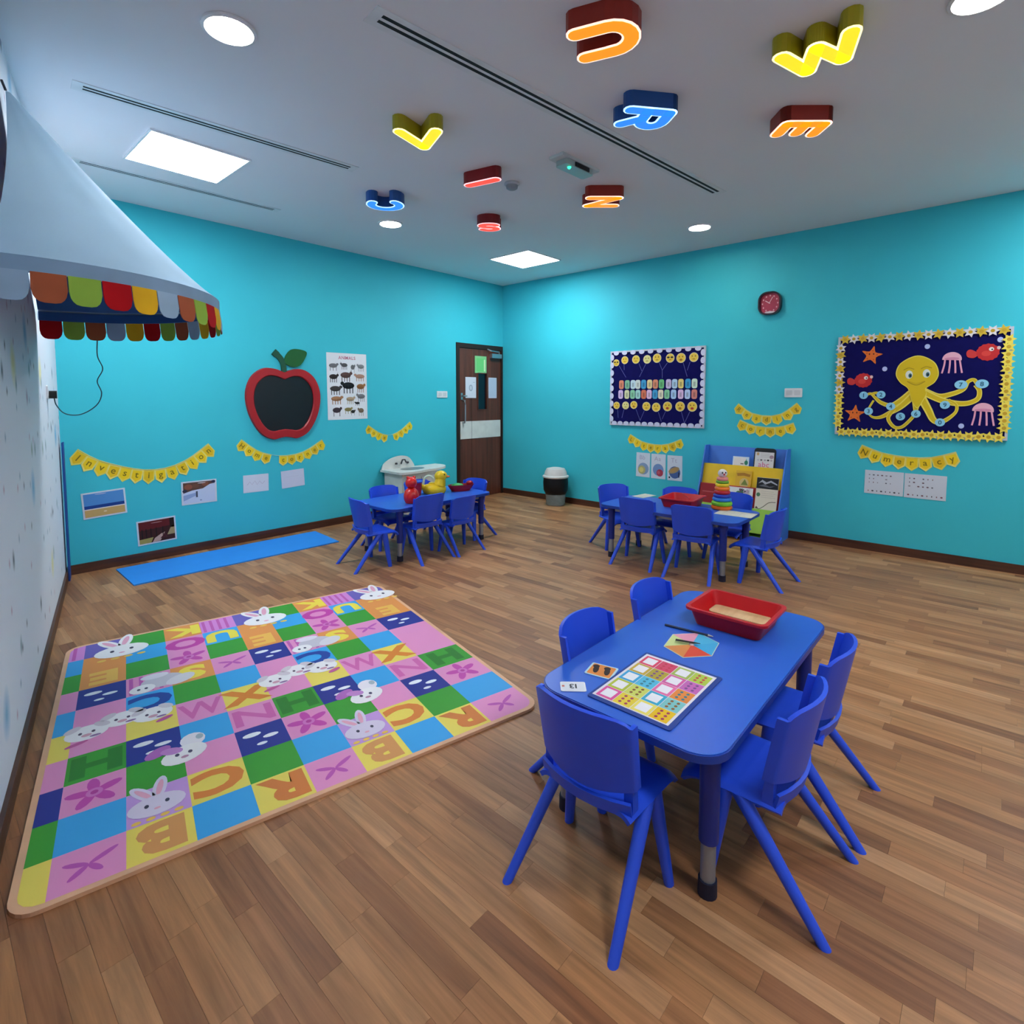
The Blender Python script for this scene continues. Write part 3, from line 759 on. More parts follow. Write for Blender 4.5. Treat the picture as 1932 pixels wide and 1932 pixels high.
# ------------------------------------------------------------------ cone canopy on the left wall
CY = -2.02
C0 = Vector((lw(CY), CY, 0)) + WN * 0.012
AP = Vector((lw(CY - 0.13), CY - 0.13, 2.74)) + WN * 0.02
RA, RB, RZ = 0.80, 0.815, 1.905
t = tag(empty('wall_canopy', tuple(C0)), 'pale blue half-cone canopy with coloured scalloped edge fixed to the left wall', 'canopy')
def rim(th, z, k=1.0): 
    return C0 + WD * (RA * k * math.cos(th)) + WN * (RB * k * math.sin(th)) + Vector((0, 0, z))
def cloth(inset):
    def fn(i, v):
        th = math.pi * i
        e = rim(th, RZ)
        s = v
        p = AP.lerp(e, s)
        p.z = RZ + (AP.z - RZ) * (1 - s) ** 1.12
        gap = 0.022 * math.sin(math.pi * s) * max(0, 1 - abs(i - 1) * 9)
        fold = 0.012 * math.sin(9 * th) * s * (1 - s) * 2
        p += WN * gap - Vector((0, 0, abs(fold)))
        c = Vector((C0.x, C0.y, p.z)); r = p - c
        return p - r.normalized() * inset - C0 if r.length > 0.05 else p - C0
    return fn
NT = 48
shell(cloth(0.0), [k / NT for k in range(NT + 1)], [0.02, 0.08, 0.16, 0.26, 0.36, 0.46, 0.56, 0.66, 0.76, 0.86, 0.94, 1.0], 0.004).build('cone_cloth', plain('pale_blue_cloth', '#94b6d2', rough=0.8, spec=0.1, var=0.05, scale=4), t, 60)
shell(cloth(0.010), [k / NT for k in range(NT + 1)], [0.10, 0.2, 0.35, 0.5, 0.65, 0.8, 0.92, 0.99], 0.003).build('lining', plain('blue_lining', '#35609f', rough=0.85, spec=0.1), t, 60)
def bandfn(i, v):
    return rim(math.pi * i, RZ - 0.055 * v) - C0
shell(bandfn, [k / NT for k in range(NT + 1)], [0, 0.5, 1], 0.006).build('rim_band', plain('rim_blue_cloth', '#8ba9c6', rough=0.8, spec=0.1), t, 60)
def bandin(i, v): return rim(math.pi * i, RZ - 0.006 - 0.050 * v, 0.988) - C0
shell(bandin, [k / NT for k in range(NT + 1)], [0, 0.5, 1], 0.003).build('band_lining', plain('blue_lining', '#35609f'), t, 60)
SC = [('light_blue', '#9cb8d2'), ('terracotta', '#a5593c'), ('lime', '#93b84a'), ('red', '#b3141c'), ('yellow', '#e8b428')]
NS = 24
for k in range(NS):
    a0, a1 = math.pi * (1 - k / NS), math.pi * (1 - (k + 1) / NS)
    def sc(u, v):
        th = a0 + (a1 - a0) * (0.02 + 0.96 * u)
        x = abs(2 * u - 1)
        low = 0.108 - 0.050 * (1 - math.sqrt(max(0, 1 - max(0, (x - 0.35) / 0.65) ** 2)))
        return rim(th, RZ - 0.052 - low * v, 1.004 + 0.010 * v) - C0
    nm, h = SC[(k + 0) % 5]
    o = shell(sc, [0, 0.04, 0.1, 0.2, 0.35, 0.5, 0.65, 0.8, 0.9, 0.96, 1], [0, 0.5, 1], 0.003).build('scallop', plain('felt_' + nm, h, rough=0.85, spec=0.1), t, 60)
hk = MB(); hk.tube([AP - C0 - Vector((0, 0, 0.01)), AP - C0 + Vector((0, 0, 0.03)) - WN * 0.012], 0.005, 8)
hk.build('hanging_loop', plain('dark_loop', '#1a2430'), t, 40)

# socket, plug and cable
Fw = Vector((lw(-0.835), -0.835, 1.42))
def wall_left_matrix(y, z):
    M = Matrix((( -WD.x, 0, WN.x, lw(y)), (-WD.y, 0, WN.y, y), (0, 1, 0, z), (0, 0, 0, 1)))
    return M
s_ = tag(empty('wall_socket'), 'white socket plate on the wallpapered wall under the canopy', 'socket')
M_white = plain('white_plastic', '#dfe3e6', rough=0.4)
MB().prism(rrect(0.09, 0.09, 0.01, 3), 0.0005, 0.009, None, wall_left_matrix(-0.835, 1.435)).build('plate', M_white, s_)
MB().prism(rrect(0.05, 0.05, 0.01, 3), 0.009, 0.011, None, wall_left_matrix(-0.835, 1.435)).build('insert', M_white, s_)
pc = tag(empty('plug_and_cable'), 'black plug with a thin cable hanging down from the canopy', 'cable')
pm = wall_left_matrix(-0.835, 1.42)
MB().prism(rrect(0.042, 0.05, 0.012, 4), 0.0115, 0.05, None, pm).build('plug', plain('black_plastic', '#101214', rough=0.4), pc)
p0 = pm @ Vector((0, -0.02, 0.035))
cab = [p0, p0 + Vector((0.01, 0, -0.05)), p0 + Vector((0.05, -0.02, -0.105)), p0 + Vector((0.13, -0.03, -0.11)), p0 + Vector((0.21, -0.06, -0.05)), p0 + Vector((0.235, -0.09, 0.03)), p0 + Vector((0.21, -0.11, 0.11)), p0 + Vector((0.235, -0.15, 0.19)), p0 + Vector((0.19, -0.25, 0.27)), p0 + Vector((0.17, -0.38, 0.39)), p0 + Vector((0.16, -0.42, 0.47))]
MB().tube(smoothpath(cab, 6), 0.0035, 6).build('cord', plain('dark_cord', '#123a48', rough=0.5), pc, 60)

# ------------------------------------------------------------------ wall decoration helpers
EX, EZ = Vector((1, 0, 0)), Vector((0, 0, 1))
def flat_back(x=0, z=0, h=0.0, rot=0.0):
    ex = EX * math.cos(rot) + EZ * math.sin(rot); ey = -EX * math.sin(rot) + EZ * math.cos(rot)
    return Flat((x, -h, z), ex, ey)
def flat_right(y=0, z=0, h=0.0, rot=0.0):
    e1 = Vector((0, -1, 0)); ex = e1 * math.cos(rot) + EZ * math.sin(rot); ey = -e1 * math.sin(rot) + EZ * math.cos(rot)
    return Flat((-h, y, z), ex, ey)
def sub(F_, h=0.0):
    return Flat(F_.o + F_.n * h, F_.ex, F_.ey)

M_pennant = PRINT
def banner(text, F_, pts, w, h, label):
    """pennants strung on a sagging line through pts (2D in F_)"""
    t = tag(empty('pennant_banner', tuple(F_.o)), label, 'banner', 'yellow letter banners')
    path = [Vector(p[:2]) for p in smoothpath(pts, 24)]
    L = [0]
    for a, b in zip(path, path[1:]): L.append(L[-1] + (b - a).length)
    def at(s):
        s = min(max(s, 0), L[-1] - 1e-6)
        for k in range(len(L) - 1):
            if L[k + 1] >= s:
                q = (s - L[k]) / (L[k + 1] - L[k]); return path[k].lerp(path[k + 1], q), (path[k + 1] - path[k]).normalized()
    Z = Flat((0, 0, 0), F_.ex, F_.ey)
    MB().tube([Z.p(p.x, p.y, 0.006) for p in path[::4]], 0.0016, 5).build('string', plain('string_pale', '#d6d2a0', rough=0.8), t)
    n = len(text); step = L[-1] / n
    for i, ch in enumerate(text):
        if ch == ' ': continue
        c, d = at(step * (i + 0.5)); nn = Vector((d.y, -d.x))          # downwards
        hh = 0.0015 + 0.0012 * (i % 2)
        W2 = step * 0.53 if w is None else w / 2
        def q(a, b): p = c + d * a + nn * b; return (p.x, p.y)
        f = Flat((0, 0, 0), F_.ex, F_.ey)
        f.slab([q(-W2, -0.004), q(W2, -0.004), q(W2, h * 0.68), q(0, h), q(-W2, h * 0.68)], '#eddf7c' if i % 2 else '#e9d85f', hh, hh + 0.001)
        k = 0.80; f.poly([q(-W2 * k, h * 0.10), q(W2 * k, h * 0.10), q(W2 * k, h * 0.62), q(0, h * 0.86), q(-W2 * k, h * 0.62)], '#f0cf1c' if i % 3 else '#e6c01c', hh + 0.0012)
        pn = f.build('pennant', t)
        g = Flat((0, 0, 0), F_.ex, F_.ey); m = c + nn * h * 0.42
        g.text(ch, m.x, m.y, h * 0.42, '#7a6a14', hh + 0.0016, math.atan2(d.y, d.x), 0.01)
        g.build('letter', pn)
    return t
def paper(name, label, cat, F_, w, h, colour='#e6ebf2', th=0.0015, group=None, r=0.0, lift=0.001):
    """sheet centred on F_.o; returns (root, Flat for print)"""
    t = tag(empty(name, tuple(F_.o)), label, cat, group)
    z = Flat((0, 0, 0), F_.ex, F_.ey)
    z.slab(rrect(w, h, r, 4) if r else [(-w / 2, -h / 2), (w / 2, -h / 2), (w / 2, h / 2), (-w / 2, h / 2)], colour, lift, lift + th)
    z.build('sheet', t)
    g = Flat(F_.n * (lift + th), F_.ex, F_.ey)
    return t, g

# ------------------------------------------------------------------ back wall
banner('Investigation', flat_back(0, 0), [(-4.95, 0.99), (-4.80, 0.885), (-4.55, 0.795), (-4.36, 0.785), (-4.18, 0.845), (-3.995, 0.975)], None, 0.125, 'long sagging yellow banner spelling Investigation')
banner('Home corner', flat_back(0, 0), [(-3.70, 0.995), (-3.52, 0.865), (-3.30, 0.81), (-3.08, 0.835), (-2.865, 0.945)], None, 0.105, 'yellow two-word banner under the apple blackboard')
banner('Role play', flat_back(0, 0), [(-2.285, 1.08), (-2.13, 0.985), (-1.99, 0.955), (-1.85, 0.995), (-1.69, 1.10)], None, 0.095, 'small yellow banner above the white sink unit')
# apple blackboard
t = tag(empty('apple_blackboard', (-3.268, 0, 1.355)), 'red apple-shaped blackboard with green leaf on the back wall', 'blackboard')
A = [(0.0, 0.300), (0.10, 0.335), (0.22, 0.330), (0.33, 0.245), (0.385, 0.10), (0.375, -0.06), (0.32, -0.21), (0.235, -0.325), (0.13, -0.375), (0.06, -0.365), (0.0, -0.355)]
half = smoothpath(A, 5); apple = half + [(-x, y) for x, y in half[::-1][1:-1]]
Bi = [(0.0, 0.225), (0.09, 0.258), (0.18, 0.252), (0.265, 0.185), (0.305, 0.08), (0.30, -0.05), (0.25, -0.18), (0.185, -0.265), (0.12, -0.29), (0.06, -0.282), (0.0, -0.275)]
halfi = smoothpath(Bi, 5); inner = halfi + [(-x, y) for x, y in halfi[::-1][1:-1]]
n = len(apple); rg = MB(); z = flat_back()
vs = [z.p(x, y, 0.001) for x, y in inner] + [z.p(x, y, 0.001) for x, y in apple] + [z.p(x * .985, y * .985, 0.028) for x, y in apple] + [z.p(x * 1.03, y * 1.03, 0.028) for x, y in inner] + [z.p(x, y, 0.020) for x, y in inner]
fs = []
for k in range(n):
    j = (k + 1) % n
    for a in range(5):
        b = (a + 1) % 5; fs.append((a * n + k, b * n + k, b * n + j, a * n + j))
rg.add(vs, fs).build('apple_frame', plain('apple_red', '#a31a22', rough=0.35, var=0.04), t, 35)
z = flat_back(); z.slab(inner, None, 0.0012, 0.010); z.mb.c = [None] * len(z.mb.c)
z.mb.build('slate', plain('slate_black', '#11181e', rough=0.3, spec=0.4), t)
z = flat_back(); st = ribbon(smoothpath([(0.0, 0.29), (-0.005, 0.37), (-0.035, 0.44), (-0.10, 0.50)], 6), [0.05] * 10 + [0.055] * 5 + [0.065] * 4)
z.slab(st, None, 0.002, 0.02); z.mb.c = [None] * len(z.mb.c); z.mb.build('stalk', plain('stalk_green', '#0f4d36', rough=0.5), t)
lfp = smoothpath([(0.015, 0.39), (0.02, 0.46), (0.08, 0.53), (0.16, 0.54), (0.245, 0.515), (0.22, 0.44), (0.17, 0.375), (0.10, 0.355)], 5, True)
z = flat_back(); z.slab(lfp, None, 0.002, 0.018); z.mb.c = [None] * len(z.mb.c); z.mb.build('leaf', plain('leaf_green', '#0e5c26', rough=0.5), t)

# animal poster
t, g = paper('animal_poster', 'tall white poster with rows of animals beside the apple blackboard', 'poster', flat_back(-2.543, 1.522, 0, 0.006), 0.495, 0.73, '#e3e8ec')
g.text('ANIMALS', 0.0, 0.315, 0.034, '#c06a86', 0.0004, 0, 0.02)
def beast(cx, cy, w, h, c, face=1, legs=4, horn=False):
    g.poly(ellipse(cx, cy, w / 2, h * 0.27, 16), c, 0.0003)
    g.poly(ellipse(cx + face * w * 0.5, cy + h * 0.17, w * 0.15, h * 0.15, 12), c, 0.0004)
    for k in range(legs):
        x = cx - w * 0.36 + w * 0.72 * k / max(legs - 1, 1); g.rect(x - w * 0.035, cy - h * 0.62, x + w * 0.035, cy, c, 0.0003)
    if horn: g.poly([(cx + face * w * 0.46, cy + h * 0.28), (cx + face * w * 0.56, cy + h * 0.55), (cx + face * w * 0.52, cy + h * 0.28)], c, 0.0004)
for a in ((-0.17, 0.225, 0.10, 0.09, '#6f7076', 1, 3), (-0.035, 0.235, 0.08, 0.08, '#55585c', -1, 4, True), (0.07, 0.215, 0.05, 0.10, '#6d6f70', 1, 2), (0.175, 0.225, 0.085, 0.09, '#8b8f92', -1, 4),
          (-0.17, 0.105, 0.10, 0.10, '#332c2c', 1, 4, True), (-0.02, 0.125, 0.13, 0.12, '#57403c', 1, 4, True), (0.16, 0.115, 0.12, 0.09, '#b98f7a', -1, 4),
          (-0.15, -0.025, 0.13, 0.11, '#3c3a38', 1, 4), (0.01, 0.01, 0.15, 0.14, '#101418', -1, 4, True), (0.165, 0.0, 0.10, 0.11, '#9c6a3c', 1, 4),
          (-0.14, -0.135, 0.13, 0.10, '#a97a56', 1, 4), (0.03, -0.14, 0.10, 0.09, '#b8a184', 1, 4, True), (0.17, -0.11, 0.10, 0.10, '#7c7c80', -1, 4, True), (0.12, -0.185, 0.06, 0.05, '#15171a', -1, 3),
          (-0.14, -0.26, 0.10, 0.11, '#3a2f38', 1, 2), (0.0, -0.255, 0.09, 0.08, '#8d8450', 1, 3), (0.06, -0.28, 0.05, 0.07, '#23231e', 1, 2), (0.165, -0.27, 0.07, 0.10, '#7d6c58', -1, 3)):
    beast(*a)
g.build('printed_animals', t)

# light switch by the door
def plate(name, label, F_, w, h, cat):
    t = tag(empty(name, tuple(F_.o)), label, cat)
    z = Flat((0, 0, 0), F_.ex, F_.ey); z.slab(rrect(w, h, 0.008, 3), None, 0.0005, 0.010); z.mb.c = [None] * len(z.mb.c); z.mb.build('plate', M_white, t)
    for sx in (-1, 1):
        z = Flat((0, 0, 0), F_.ex, F_.ey); z.slab(rrect(w * 0.34, h * 0.55, 0.004, 2, sx * w * 0.23, 0), None, 0.010, 0.013); z.mb.c = [None] * len(z.mb.c); z.mb.build('rocker', plain('rocker_white', '#c9ced2', rough=0.4), t)
plate('light_switch', 'double white light switch left of the brown door', flat_back(-1.168, 1.44), 0.175, 0.085, 'switch')
plate('double_socket', 'white double socket plate above the reading corner banner', flat_right(-3.896, 1.447), 0.16, 0.088, 'socket')

# three photographs
def photo(x, z, rot, label): return paper('photo_print', label, 'photo', flat_back(x, z, 0, rot), 0.295, 0.212, '#cfdbe6', 0.002, 'landscape photos on the back wall')
t, g = photo(-4.795, 0.537, 0.05, 'beach photo with blue sky, dark sea and sand')
g.rect(-0.135, -0.004, 0.135, 0.094, '#4f8fd0', 0.0003); g.rect(-0.135, -0.028, 0.135, -0.002, '#123f8c', 0.0004); g.rect(-0.135, -0.036, 0.135, -0.028, '#e6e4dc', 0.0005); g.rect(-0.135, -0.094, 0.135, -0.036, '#c9a868', 0.0004)
g.poly(ellipse(-0.02, 0.085, 0.04, 0.004, 12), '#a9b6d8', 0.0006); g.poly(ellipse(0.0, -0.062, 0.012, 0.004, 10), '#efe6cc', 0.0006); g.build('printed_scene', t)
t, g = photo(-4.085, 0.54, 0.0, 'snow photo with brown trees above white slope')
g.rect(-0.133, -0.094, 0.133, 0.094, '#c3d2ec', 0.0003); g.poly([(-0.133, 0.0), (-0.06, 0.02), (0.03, 0.03), (0.09, 0.065), (0.133, 0.07), (0.133, 0.094), (-0.133, 0.094)], '#5d4038', 0.0005)
for x, y, r, c in ((-0.09, 0.055, 0.035, '#8a5240'), (-0.03, 0.06, 0.03, '#6b4638'), (0.05, 0.07, 0.03, '#83503e'), (-0.12, 0.02, 0.02, '#2c3048'), (0.12, 0.085, 0.018, '#1f2748')): g.poly(ellipse(x, y, r, r * 0.7, 12), c, 0.0007)
g.poly([(-0.133, -0.02), (-0.02, 0.0), (-0.03, -0.03), (-0.133, -0.07)], '#8fa6d2', 0.0005); g.rect(-0.03, -0.045, -0.015, 0.01, '#3f4a60', 0.0009); g.poly(ellipse(0.02, 0.082, 0.035, 0.004, 10), '#d9cfd0', 0.0009); g.poly(ellipse(0.01, -0.075, 0.01, 0.006, 8), '#7c93b8', 0.0007)
g.build('printed_scene', t)
t, g = photo(-4.433, 0.245, 0.035, 'autumn photo with dark red trees and a pale path')
g.rect(-0.135, -0.094, 0.135, 0.094, '#3a1712', 0.0003); g.poly([(-0.135, 0.02), (0.1, 0.03), (0.1, 0.094), (-0.135, 0.094)], '#5e1518', 0.0004); g.poly([(0.075, -0.05), (0.135, -0.05), (0.135, 0.03), (0.11, 0.02)], '#a89468', 0.0006)
g.poly([(-0.135, -0.094), (-0.05, -0.094), (-0.03, -0.05), (-0.135, -0.055)], '#a39a55', 0.0005); g.poly([(-0.04, -0.094), (0.02, -0.09), (0.06, -0.02), (0.03, -0.03), (-0.02, -0.06)], '#c7a596', 0.0006); g.poly([(0.02, -0.07), (0.08, -0.07), (0.06, -0.03)], '#4a1a1c', 0.0007)
for x in (-0.115, -0.085, -0.05, -0.01, 0.04): g.rect(x, -0.05, x + 0.008, 0.03, '#190d0a', 0.0006)
g.rect(0.10, 0.01, 0.135, 0.094, '#140d0b', 0.0006); g.poly(ellipse(0.0, 0.075, 0.045, 0.004, 10), '#a87b78', 0.0008); g.build('printed_scene', t)
# two writing sheets
t, g = paper('writing_sheet', 'white sheet with a faint zigzag line, left of the pair', 'paper', flat_back(-3.574, 0.56, 0, -0.01), 0.245, 0.172, '#d3dbea')
g.poly(ribbon([(-0.085, -0.01), (-0.06, 0.02), (-0.04, -0.01), (-0.01, 0.025), (0.01, -0.015), (0.035, 0.02), (0.06, -0.012), (0.085, 0.015)], 0.004), '#a9a6bc', 0.0003); g.build('printed_line', t)
t, g = paper('writing_sheet', 'blank pale sheet tilted slightly, right of the pair', 'paper', flat_back(-3.198, 0.566, 0, 0.045), 0.245, 0.178, '#cfd6ea')
g.rect(-0.08, 0.02, 0.06, 0.023, '#c1c6da', 0.0003); g.build('printed_line', t)
# papers on the door
t, g = paper('door_notice', 'lime green framed notice at the top of the door', 'notice', Flat((-0.455, 0.004, 1.855), EX, EZ), 0.225, 0.235, '#86cf8a', 0.006)
g.rect(-0.085, -0.095, 0.06, 0.085, '#6fd07a', 0.0004); g.rect(0.06, -0.09, 0.085, 0.07, '#d6efb8', 0.0006); g.build('printed_panel', t)
t, g = paper('door_notice', 'white notice with a grey emblem on the door beside the handle', 'notice', Flat((-0.645, 0.004, 1.535), EX, EZ), 0.20, 0.285, '#d5dbe6', 0.002)
g.poly(ellipse(0.0, -0.005, 0.035, 0.045, 16), '#9aa6b8', 0.0004); g.poly(ellipse(0.0, -0.005, 0.022, 0.03, 14), '#c6ced9', 0.0006); g.rect(0.04, 0.07, 0.075, 0.075, '#8d98a8', 0.0004); g.build('printed_emblem', t)
t, g = paper('door_notice', 'plain pale notice on the hinge side of the door', 'notice', Flat((-0.215, 0.004, 1.535), EX, EZ), 0.165, 0.29, '#cfd8e8', 0.002)
g.rect(-0.07, -0.13, 0.07, 0.13, '#bccbe0', 0.0004); g.build('printed_panel', t)

# ------------------------------------------------------------------ right wall
M_navyfelt = plain('navy_felt', '#141452', rough=0.9, spec=0.05, var=0.05, scale=20)
M_boardframe = plain('board_frame_white', '#c3c8d4', rough=0.45)
def pinboard(name, label, y, z, w, h, fw=0.018):
    F_ = flat_right(y, z); t = tag(empty(name, tuple(F_.o)), label, 'notice board')
    q = Flat((0, 0, 0), F_.ex, F_.ey)
    q.slab([(-w / 2 + fw, -h / 2 + fw), (w / 2 - fw, -h / 2 + fw), (w / 2 - fw, h / 2 - fw), (-w / 2 + fw, h / 2 - fw)], None, 0.001, 0.012); q.mb.c = [None] * len(q.mb.c)
    q.mb.build('felt_panel', M_navyfelt, t)
    q = Flat((0, 0, 0), F_.ex, F_.ey)
    for a, b, c, d in ((-w / 2, -h / 2, w / 2, -h / 2 + fw), (-w / 2, h / 2 - fw, w / 2, h / 2), (-w / 2, -h / 2 + fw, -w / 2 + fw, h / 2 - fw), (w / 2 - fw, -h / 2 + fw, w / 2, h / 2 - fw)):
        q.slab([(a, b), (c, b), (c, d), (a, d)], None, 0.001, 0.020)
    q.mb.c = [None] * len(q.mb.c); q.mb.build('board_frame', M_boardframe, t)
    return t, F_
def cut(F_, h=0.0): return Flat(F_.n * h, F_.ex, F_.ey)
# --- smiley board
t, Fb = pinboard('smiley_notice_board', 'navy notice board with yellow smiley faces and two rows of name cards', -2.415, 1.512, 1.19, 0.90)
FH = 0.0125
def flowery(F_, cx, cy, r, c, c2=None, h=0.001, n=6, rot=0.0):
    F_.slab(star(cx, cy, r, r * 0.52, n, rot), c, h, h + 0.0015)
    if c2: F_.poly(ellipse(cx, cy, r * 0.3, r * 0.3, 10), c2, h + 0.002)
for side, n in (('t', 10), ('b', 14), ('l', 9), ('r', 10)):
    for k in range(n):
        q = (k + 0.5) / n
        x, y = {'t': (-0.57 + 1.14 * q, 0.424), 'b': (-0.57 + 1.14 * q, -0.424), 'l': (-0.569, -0.42 + 0.84 * q), 'r': (0.569, -0.42 + 0.84 * q)}[side]
        f = cut(Fb, FH); f.slab(ellipse(x, y, 0.036, 0.026, 12) if side in 'tb' else ellipse(x, y, 0.026, 0.036, 12), '#d3d6ee', 0.0085, 0.0100); f.build('border_cloud', t)
FACES = [(-0.516, 0.31, 0.042, 1), (-0.398, 0.337, 0.047, 0), (-0.249, 0.338, 0.05, 0), (-0.102, 0.333, 0.05, 2), (0.023, 0.341, 0.053, 0), (0.185, 0.335, 0.052, 1), (0.315, 0.33, 0.055, 3), (0.463, 0.331, 0.052, 0),
         (-0.504, -0.209, 0.045, 0), (-0.379, -0.208, 0.047, 2), (-0.268, -0.201, 0.047, 3), (-0.102, -0.216, 0.052, 0), (0.023, -0.225, 0.053, 0), (0.163, -0.214, 0.055, 4), (0.315, -0.213, 0.056, 3), (0.457, -0.212, 0.056, 4)]
for x, y, r, kind in FACES:
    f = cut(Fb, FH); f.slab(ellipse(x, y, r, r, 22), '#e8d9a6', 0.001, 0.003); f.poly(ellipse(x, y, r * 0.86, r * 0.86, 22), '#f0cc45' if kind != 2 else '#e2dc8c', 0.0035)
    if kind == 1:
        for s in (-1, 1): f.poly(ellipse(x + s * r * 0.42, y + r * 0.15, r * 0.33, r * 0.2, 12), '#1c1c22', 0.004)
    else:
        for s in (-1, 1): f.poly(ellipse(x + s * r * 0.34, y + r * 0.25, r * 0.11, r * 0.15, 10), '#7a4a14', 0.004)
    mo = '#b32d22' if kind == 4 else '#a8701c'
    f.poly(ellipse(x, y - r * 0.38, r * 0.34, r * (0.24 if kind in (3, 4) else 0.09), 12), mo, 0.004)
    f.build('smiley_face', t)
CC = ['#e08a6a', '#7fbf9a', '#c9e2ea', '#d9e4dc', '#3f9fd0', '#ecd99a', '#e0906c', '#6cbf7c', '#d2c2e2', '#b6d6ec', '#ecd67c', '#35a0d2', '#d6ead2']
for r, (yy, off) in enumerate(((0.043, 0), (-0.075, 5))):
    X = [-0.441, -0.36, -0.283, -0.218, -0.143, -0.065, 0.008, 0.084, 0.171, 0.245, 0.319, 0.402, 0.477] if r == 0 else [-0.449, -0.364, -0.287, -0.215, -0.14, -0.069, 0.005, 0.077, 0.153, 0.234, 0.319, 0.398, 0.477]
    cols = CC if r == 0 else ['#dcc2ea', '#dcdfae', '#8fd0a8', '#a8dcd4', '#e07a58', '#e6c4e6', '#3f9fd0', '#e9e0c4', '#86cc9c', '#aaccec', '#e2bfe2', '#bcd4f2', '#e08a7c']
    for k, x in enumerate(X):
        f = cut(Fb, FH); f.slab(rrect(0.064, 0.106, 0.022, 4, x, yy), cols[k], 0.0008 + 0.0006 * (k % 2), 0.002 + 0.0006 * (k % 2)); f.rect(x - 0.012, yy - 0.03, x + 0.012, yy + 0.02, tuple(v * 0.62 for v in hexc(cols[k])[:3]) + (1,), 0.0032); f.build('name_card', t)
for a, b in (((-0.475, 0.27), (-0.38, 0.13)), ((-0.41, 0.29), (-0.405, 0.22)), ((-0.21, 0.29), (-0.17, 0.20)), ((-0.12, 0.28), (-0.20, 0.13)), ((0.05, 0.29), (0.09, 0.20)), ((0.15, 0.28), (0.09, 0.20)), ((0.09, 0.20), (0.092, 0.11)), ((0.34, 0.275), (0.39, 0.12)), ((0.42, 0.28), (0.39, 0.19)),
             ((-0.49, -0.255), (-0.48, -0.36)), ((-0.40, -0.255), (-0.43, -0.36)), ((-0.24, -0.25), (-0.18, -0.39)), ((-0.13, -0.27), (-0.18, -0.38)), ((0.05, -0.28), (0.09, -0.39)), ((0.14, -0.27), (0.10, -0.36)), ((0.33, -0.27), (0.37, -0.40)), ((0.43, -0.27), (0.37, -0.40))):
    f = cut(Fb, FH); f.slab(ribbon([a, b], 0.005), '#5f64a4', 0.0003, 0.0009); f.build('balloon_string', t)

# --- octopus board
t, Fb = pinboard('octopus_notice_board', 'navy notice board with a yellow octopus, fish, starfish and flower border', -4.872, 1.508, 1.205, 0.90)
random.seed(4)
for side, n in (('t', 17), ('b', 19), ('l', 12), ('r', 13)):
    for k in range(n):
        q = (k + 0.5) / n; yb = -0.38 + 0.76 * q
        x, y = {'t': (-0.58 + 1.16 * q, 0.426), 'b': (-0.58 + 1.16 * q, -0.426), 'l': (-0.578, yb), 'r': (0.578, yb)}[side]
        if side == 't': c = '#e3dfe2' if k % 2 else '#d8b83c'
        elif side == 'l': c = ('#e3dfe2' if k % 2 else '#d8b83c') if q > 0.4 else '#f0dc58'
        else: c = '#f0dc58'
        f = cut(Fb, FH); flowery(f, x, y, 0.047, c, '#c9a12c', 0.0085 + 0.0018 * (k % 2), 6, k * 0.7); f.build('border_flower', t)
OY, OYL, OYD = '#d9bd18', '#ecdc62', '#a98f10'
oc = cut(Fb, FH)
hd_ = smoothpath([(-0.15, 0.101), (-0.116, 0.195), (0, 0.253), (0.112, 0.197), (0.15, 0.1), (0.126, 0.022), (0.067, -0.031), (0.074, -0.075), (0.056, -0.128), (0.014, -0.20), (-0.029, -0.129), (-0.058, -0.031), (-0.116, 0.023)], 6, True)
oc.slab(hd_, OYL, 0.004, 0.0065)
oc.poly([(x * 0.955, (y - 0.05) * 0.965 + 0.05) for x, y in hd_], OY, 0.007)
oroot = oc.build('octopus_body', t)
ARMS = [([(-0.03, -0.06), (-0.102, -0.13), (-0.176, -0.177), (-0.252, -0.151), (-0.298, -0.105), (-0.329, -0.073), (-0.36, -0.082)], 0.055, 0.022), ([(-0.33, -0.08), (-0.29, -0.066), (-0.252, -0.078)], 0.024, 0.022),
        ([(-0.02, -0.09), (-0.102, -0.184), (-0.176, -0.24), (-0.252, -0.284), (-0.313, -0.281), (-0.345, -0.227), (-0.306, -0.133)], 0.06, 0.016), ([(-0.15, -0.21), (-0.191, -0.29), (-0.146, -0.366), (-0.087, -0.364), (-0.022, -0.289), (0, -0.244)], 0.03, 0.026),
        ([(0.007, -0.10), (0.003, -0.245)], 0.085, 0.03), ([(0.05, -0.045), (0.153, -0.096), (0.241, -0.078), (0.314, -0.039), (0.34, 0.02), (0.379, 0.037), (0.404, -0.006)], 0.05, 0.028),
        ([(0.05, -0.06), (0.188, -0.135), (0.32, -0.158), (0.404, -0.123), (0.417, -0.056), (0.391, -0.005)], 0.055, 0.032), ([(0.04, -0.11), (0.091, -0.215), (0.126, -0.293), (0.167, -0.317), (0.221, -0.289), (0.274, -0.227), (0.274, -0.167), (0.221, -0.126)], 0.065, 0.022)]
for k, (pts, w0, w1) in enumerate(ARMS):
    sp = smoothpath(pts, 7); ws = [w0 + (w1 - w0) * min(1, i / (len(sp) * 0.7)) for i in range(len(sp))]
    f = cut(Fb, FH); hh = 0.0012 + 0.0004 * k
    f.slab(ribbon(sp, ws), OYL, 0.0008, hh); f.poly(ribbon(sp, [w * 0.62 for w in ws]), OY, hh + 0.0003); f.build('tentacle', t)
f = cut(Fb, FH)
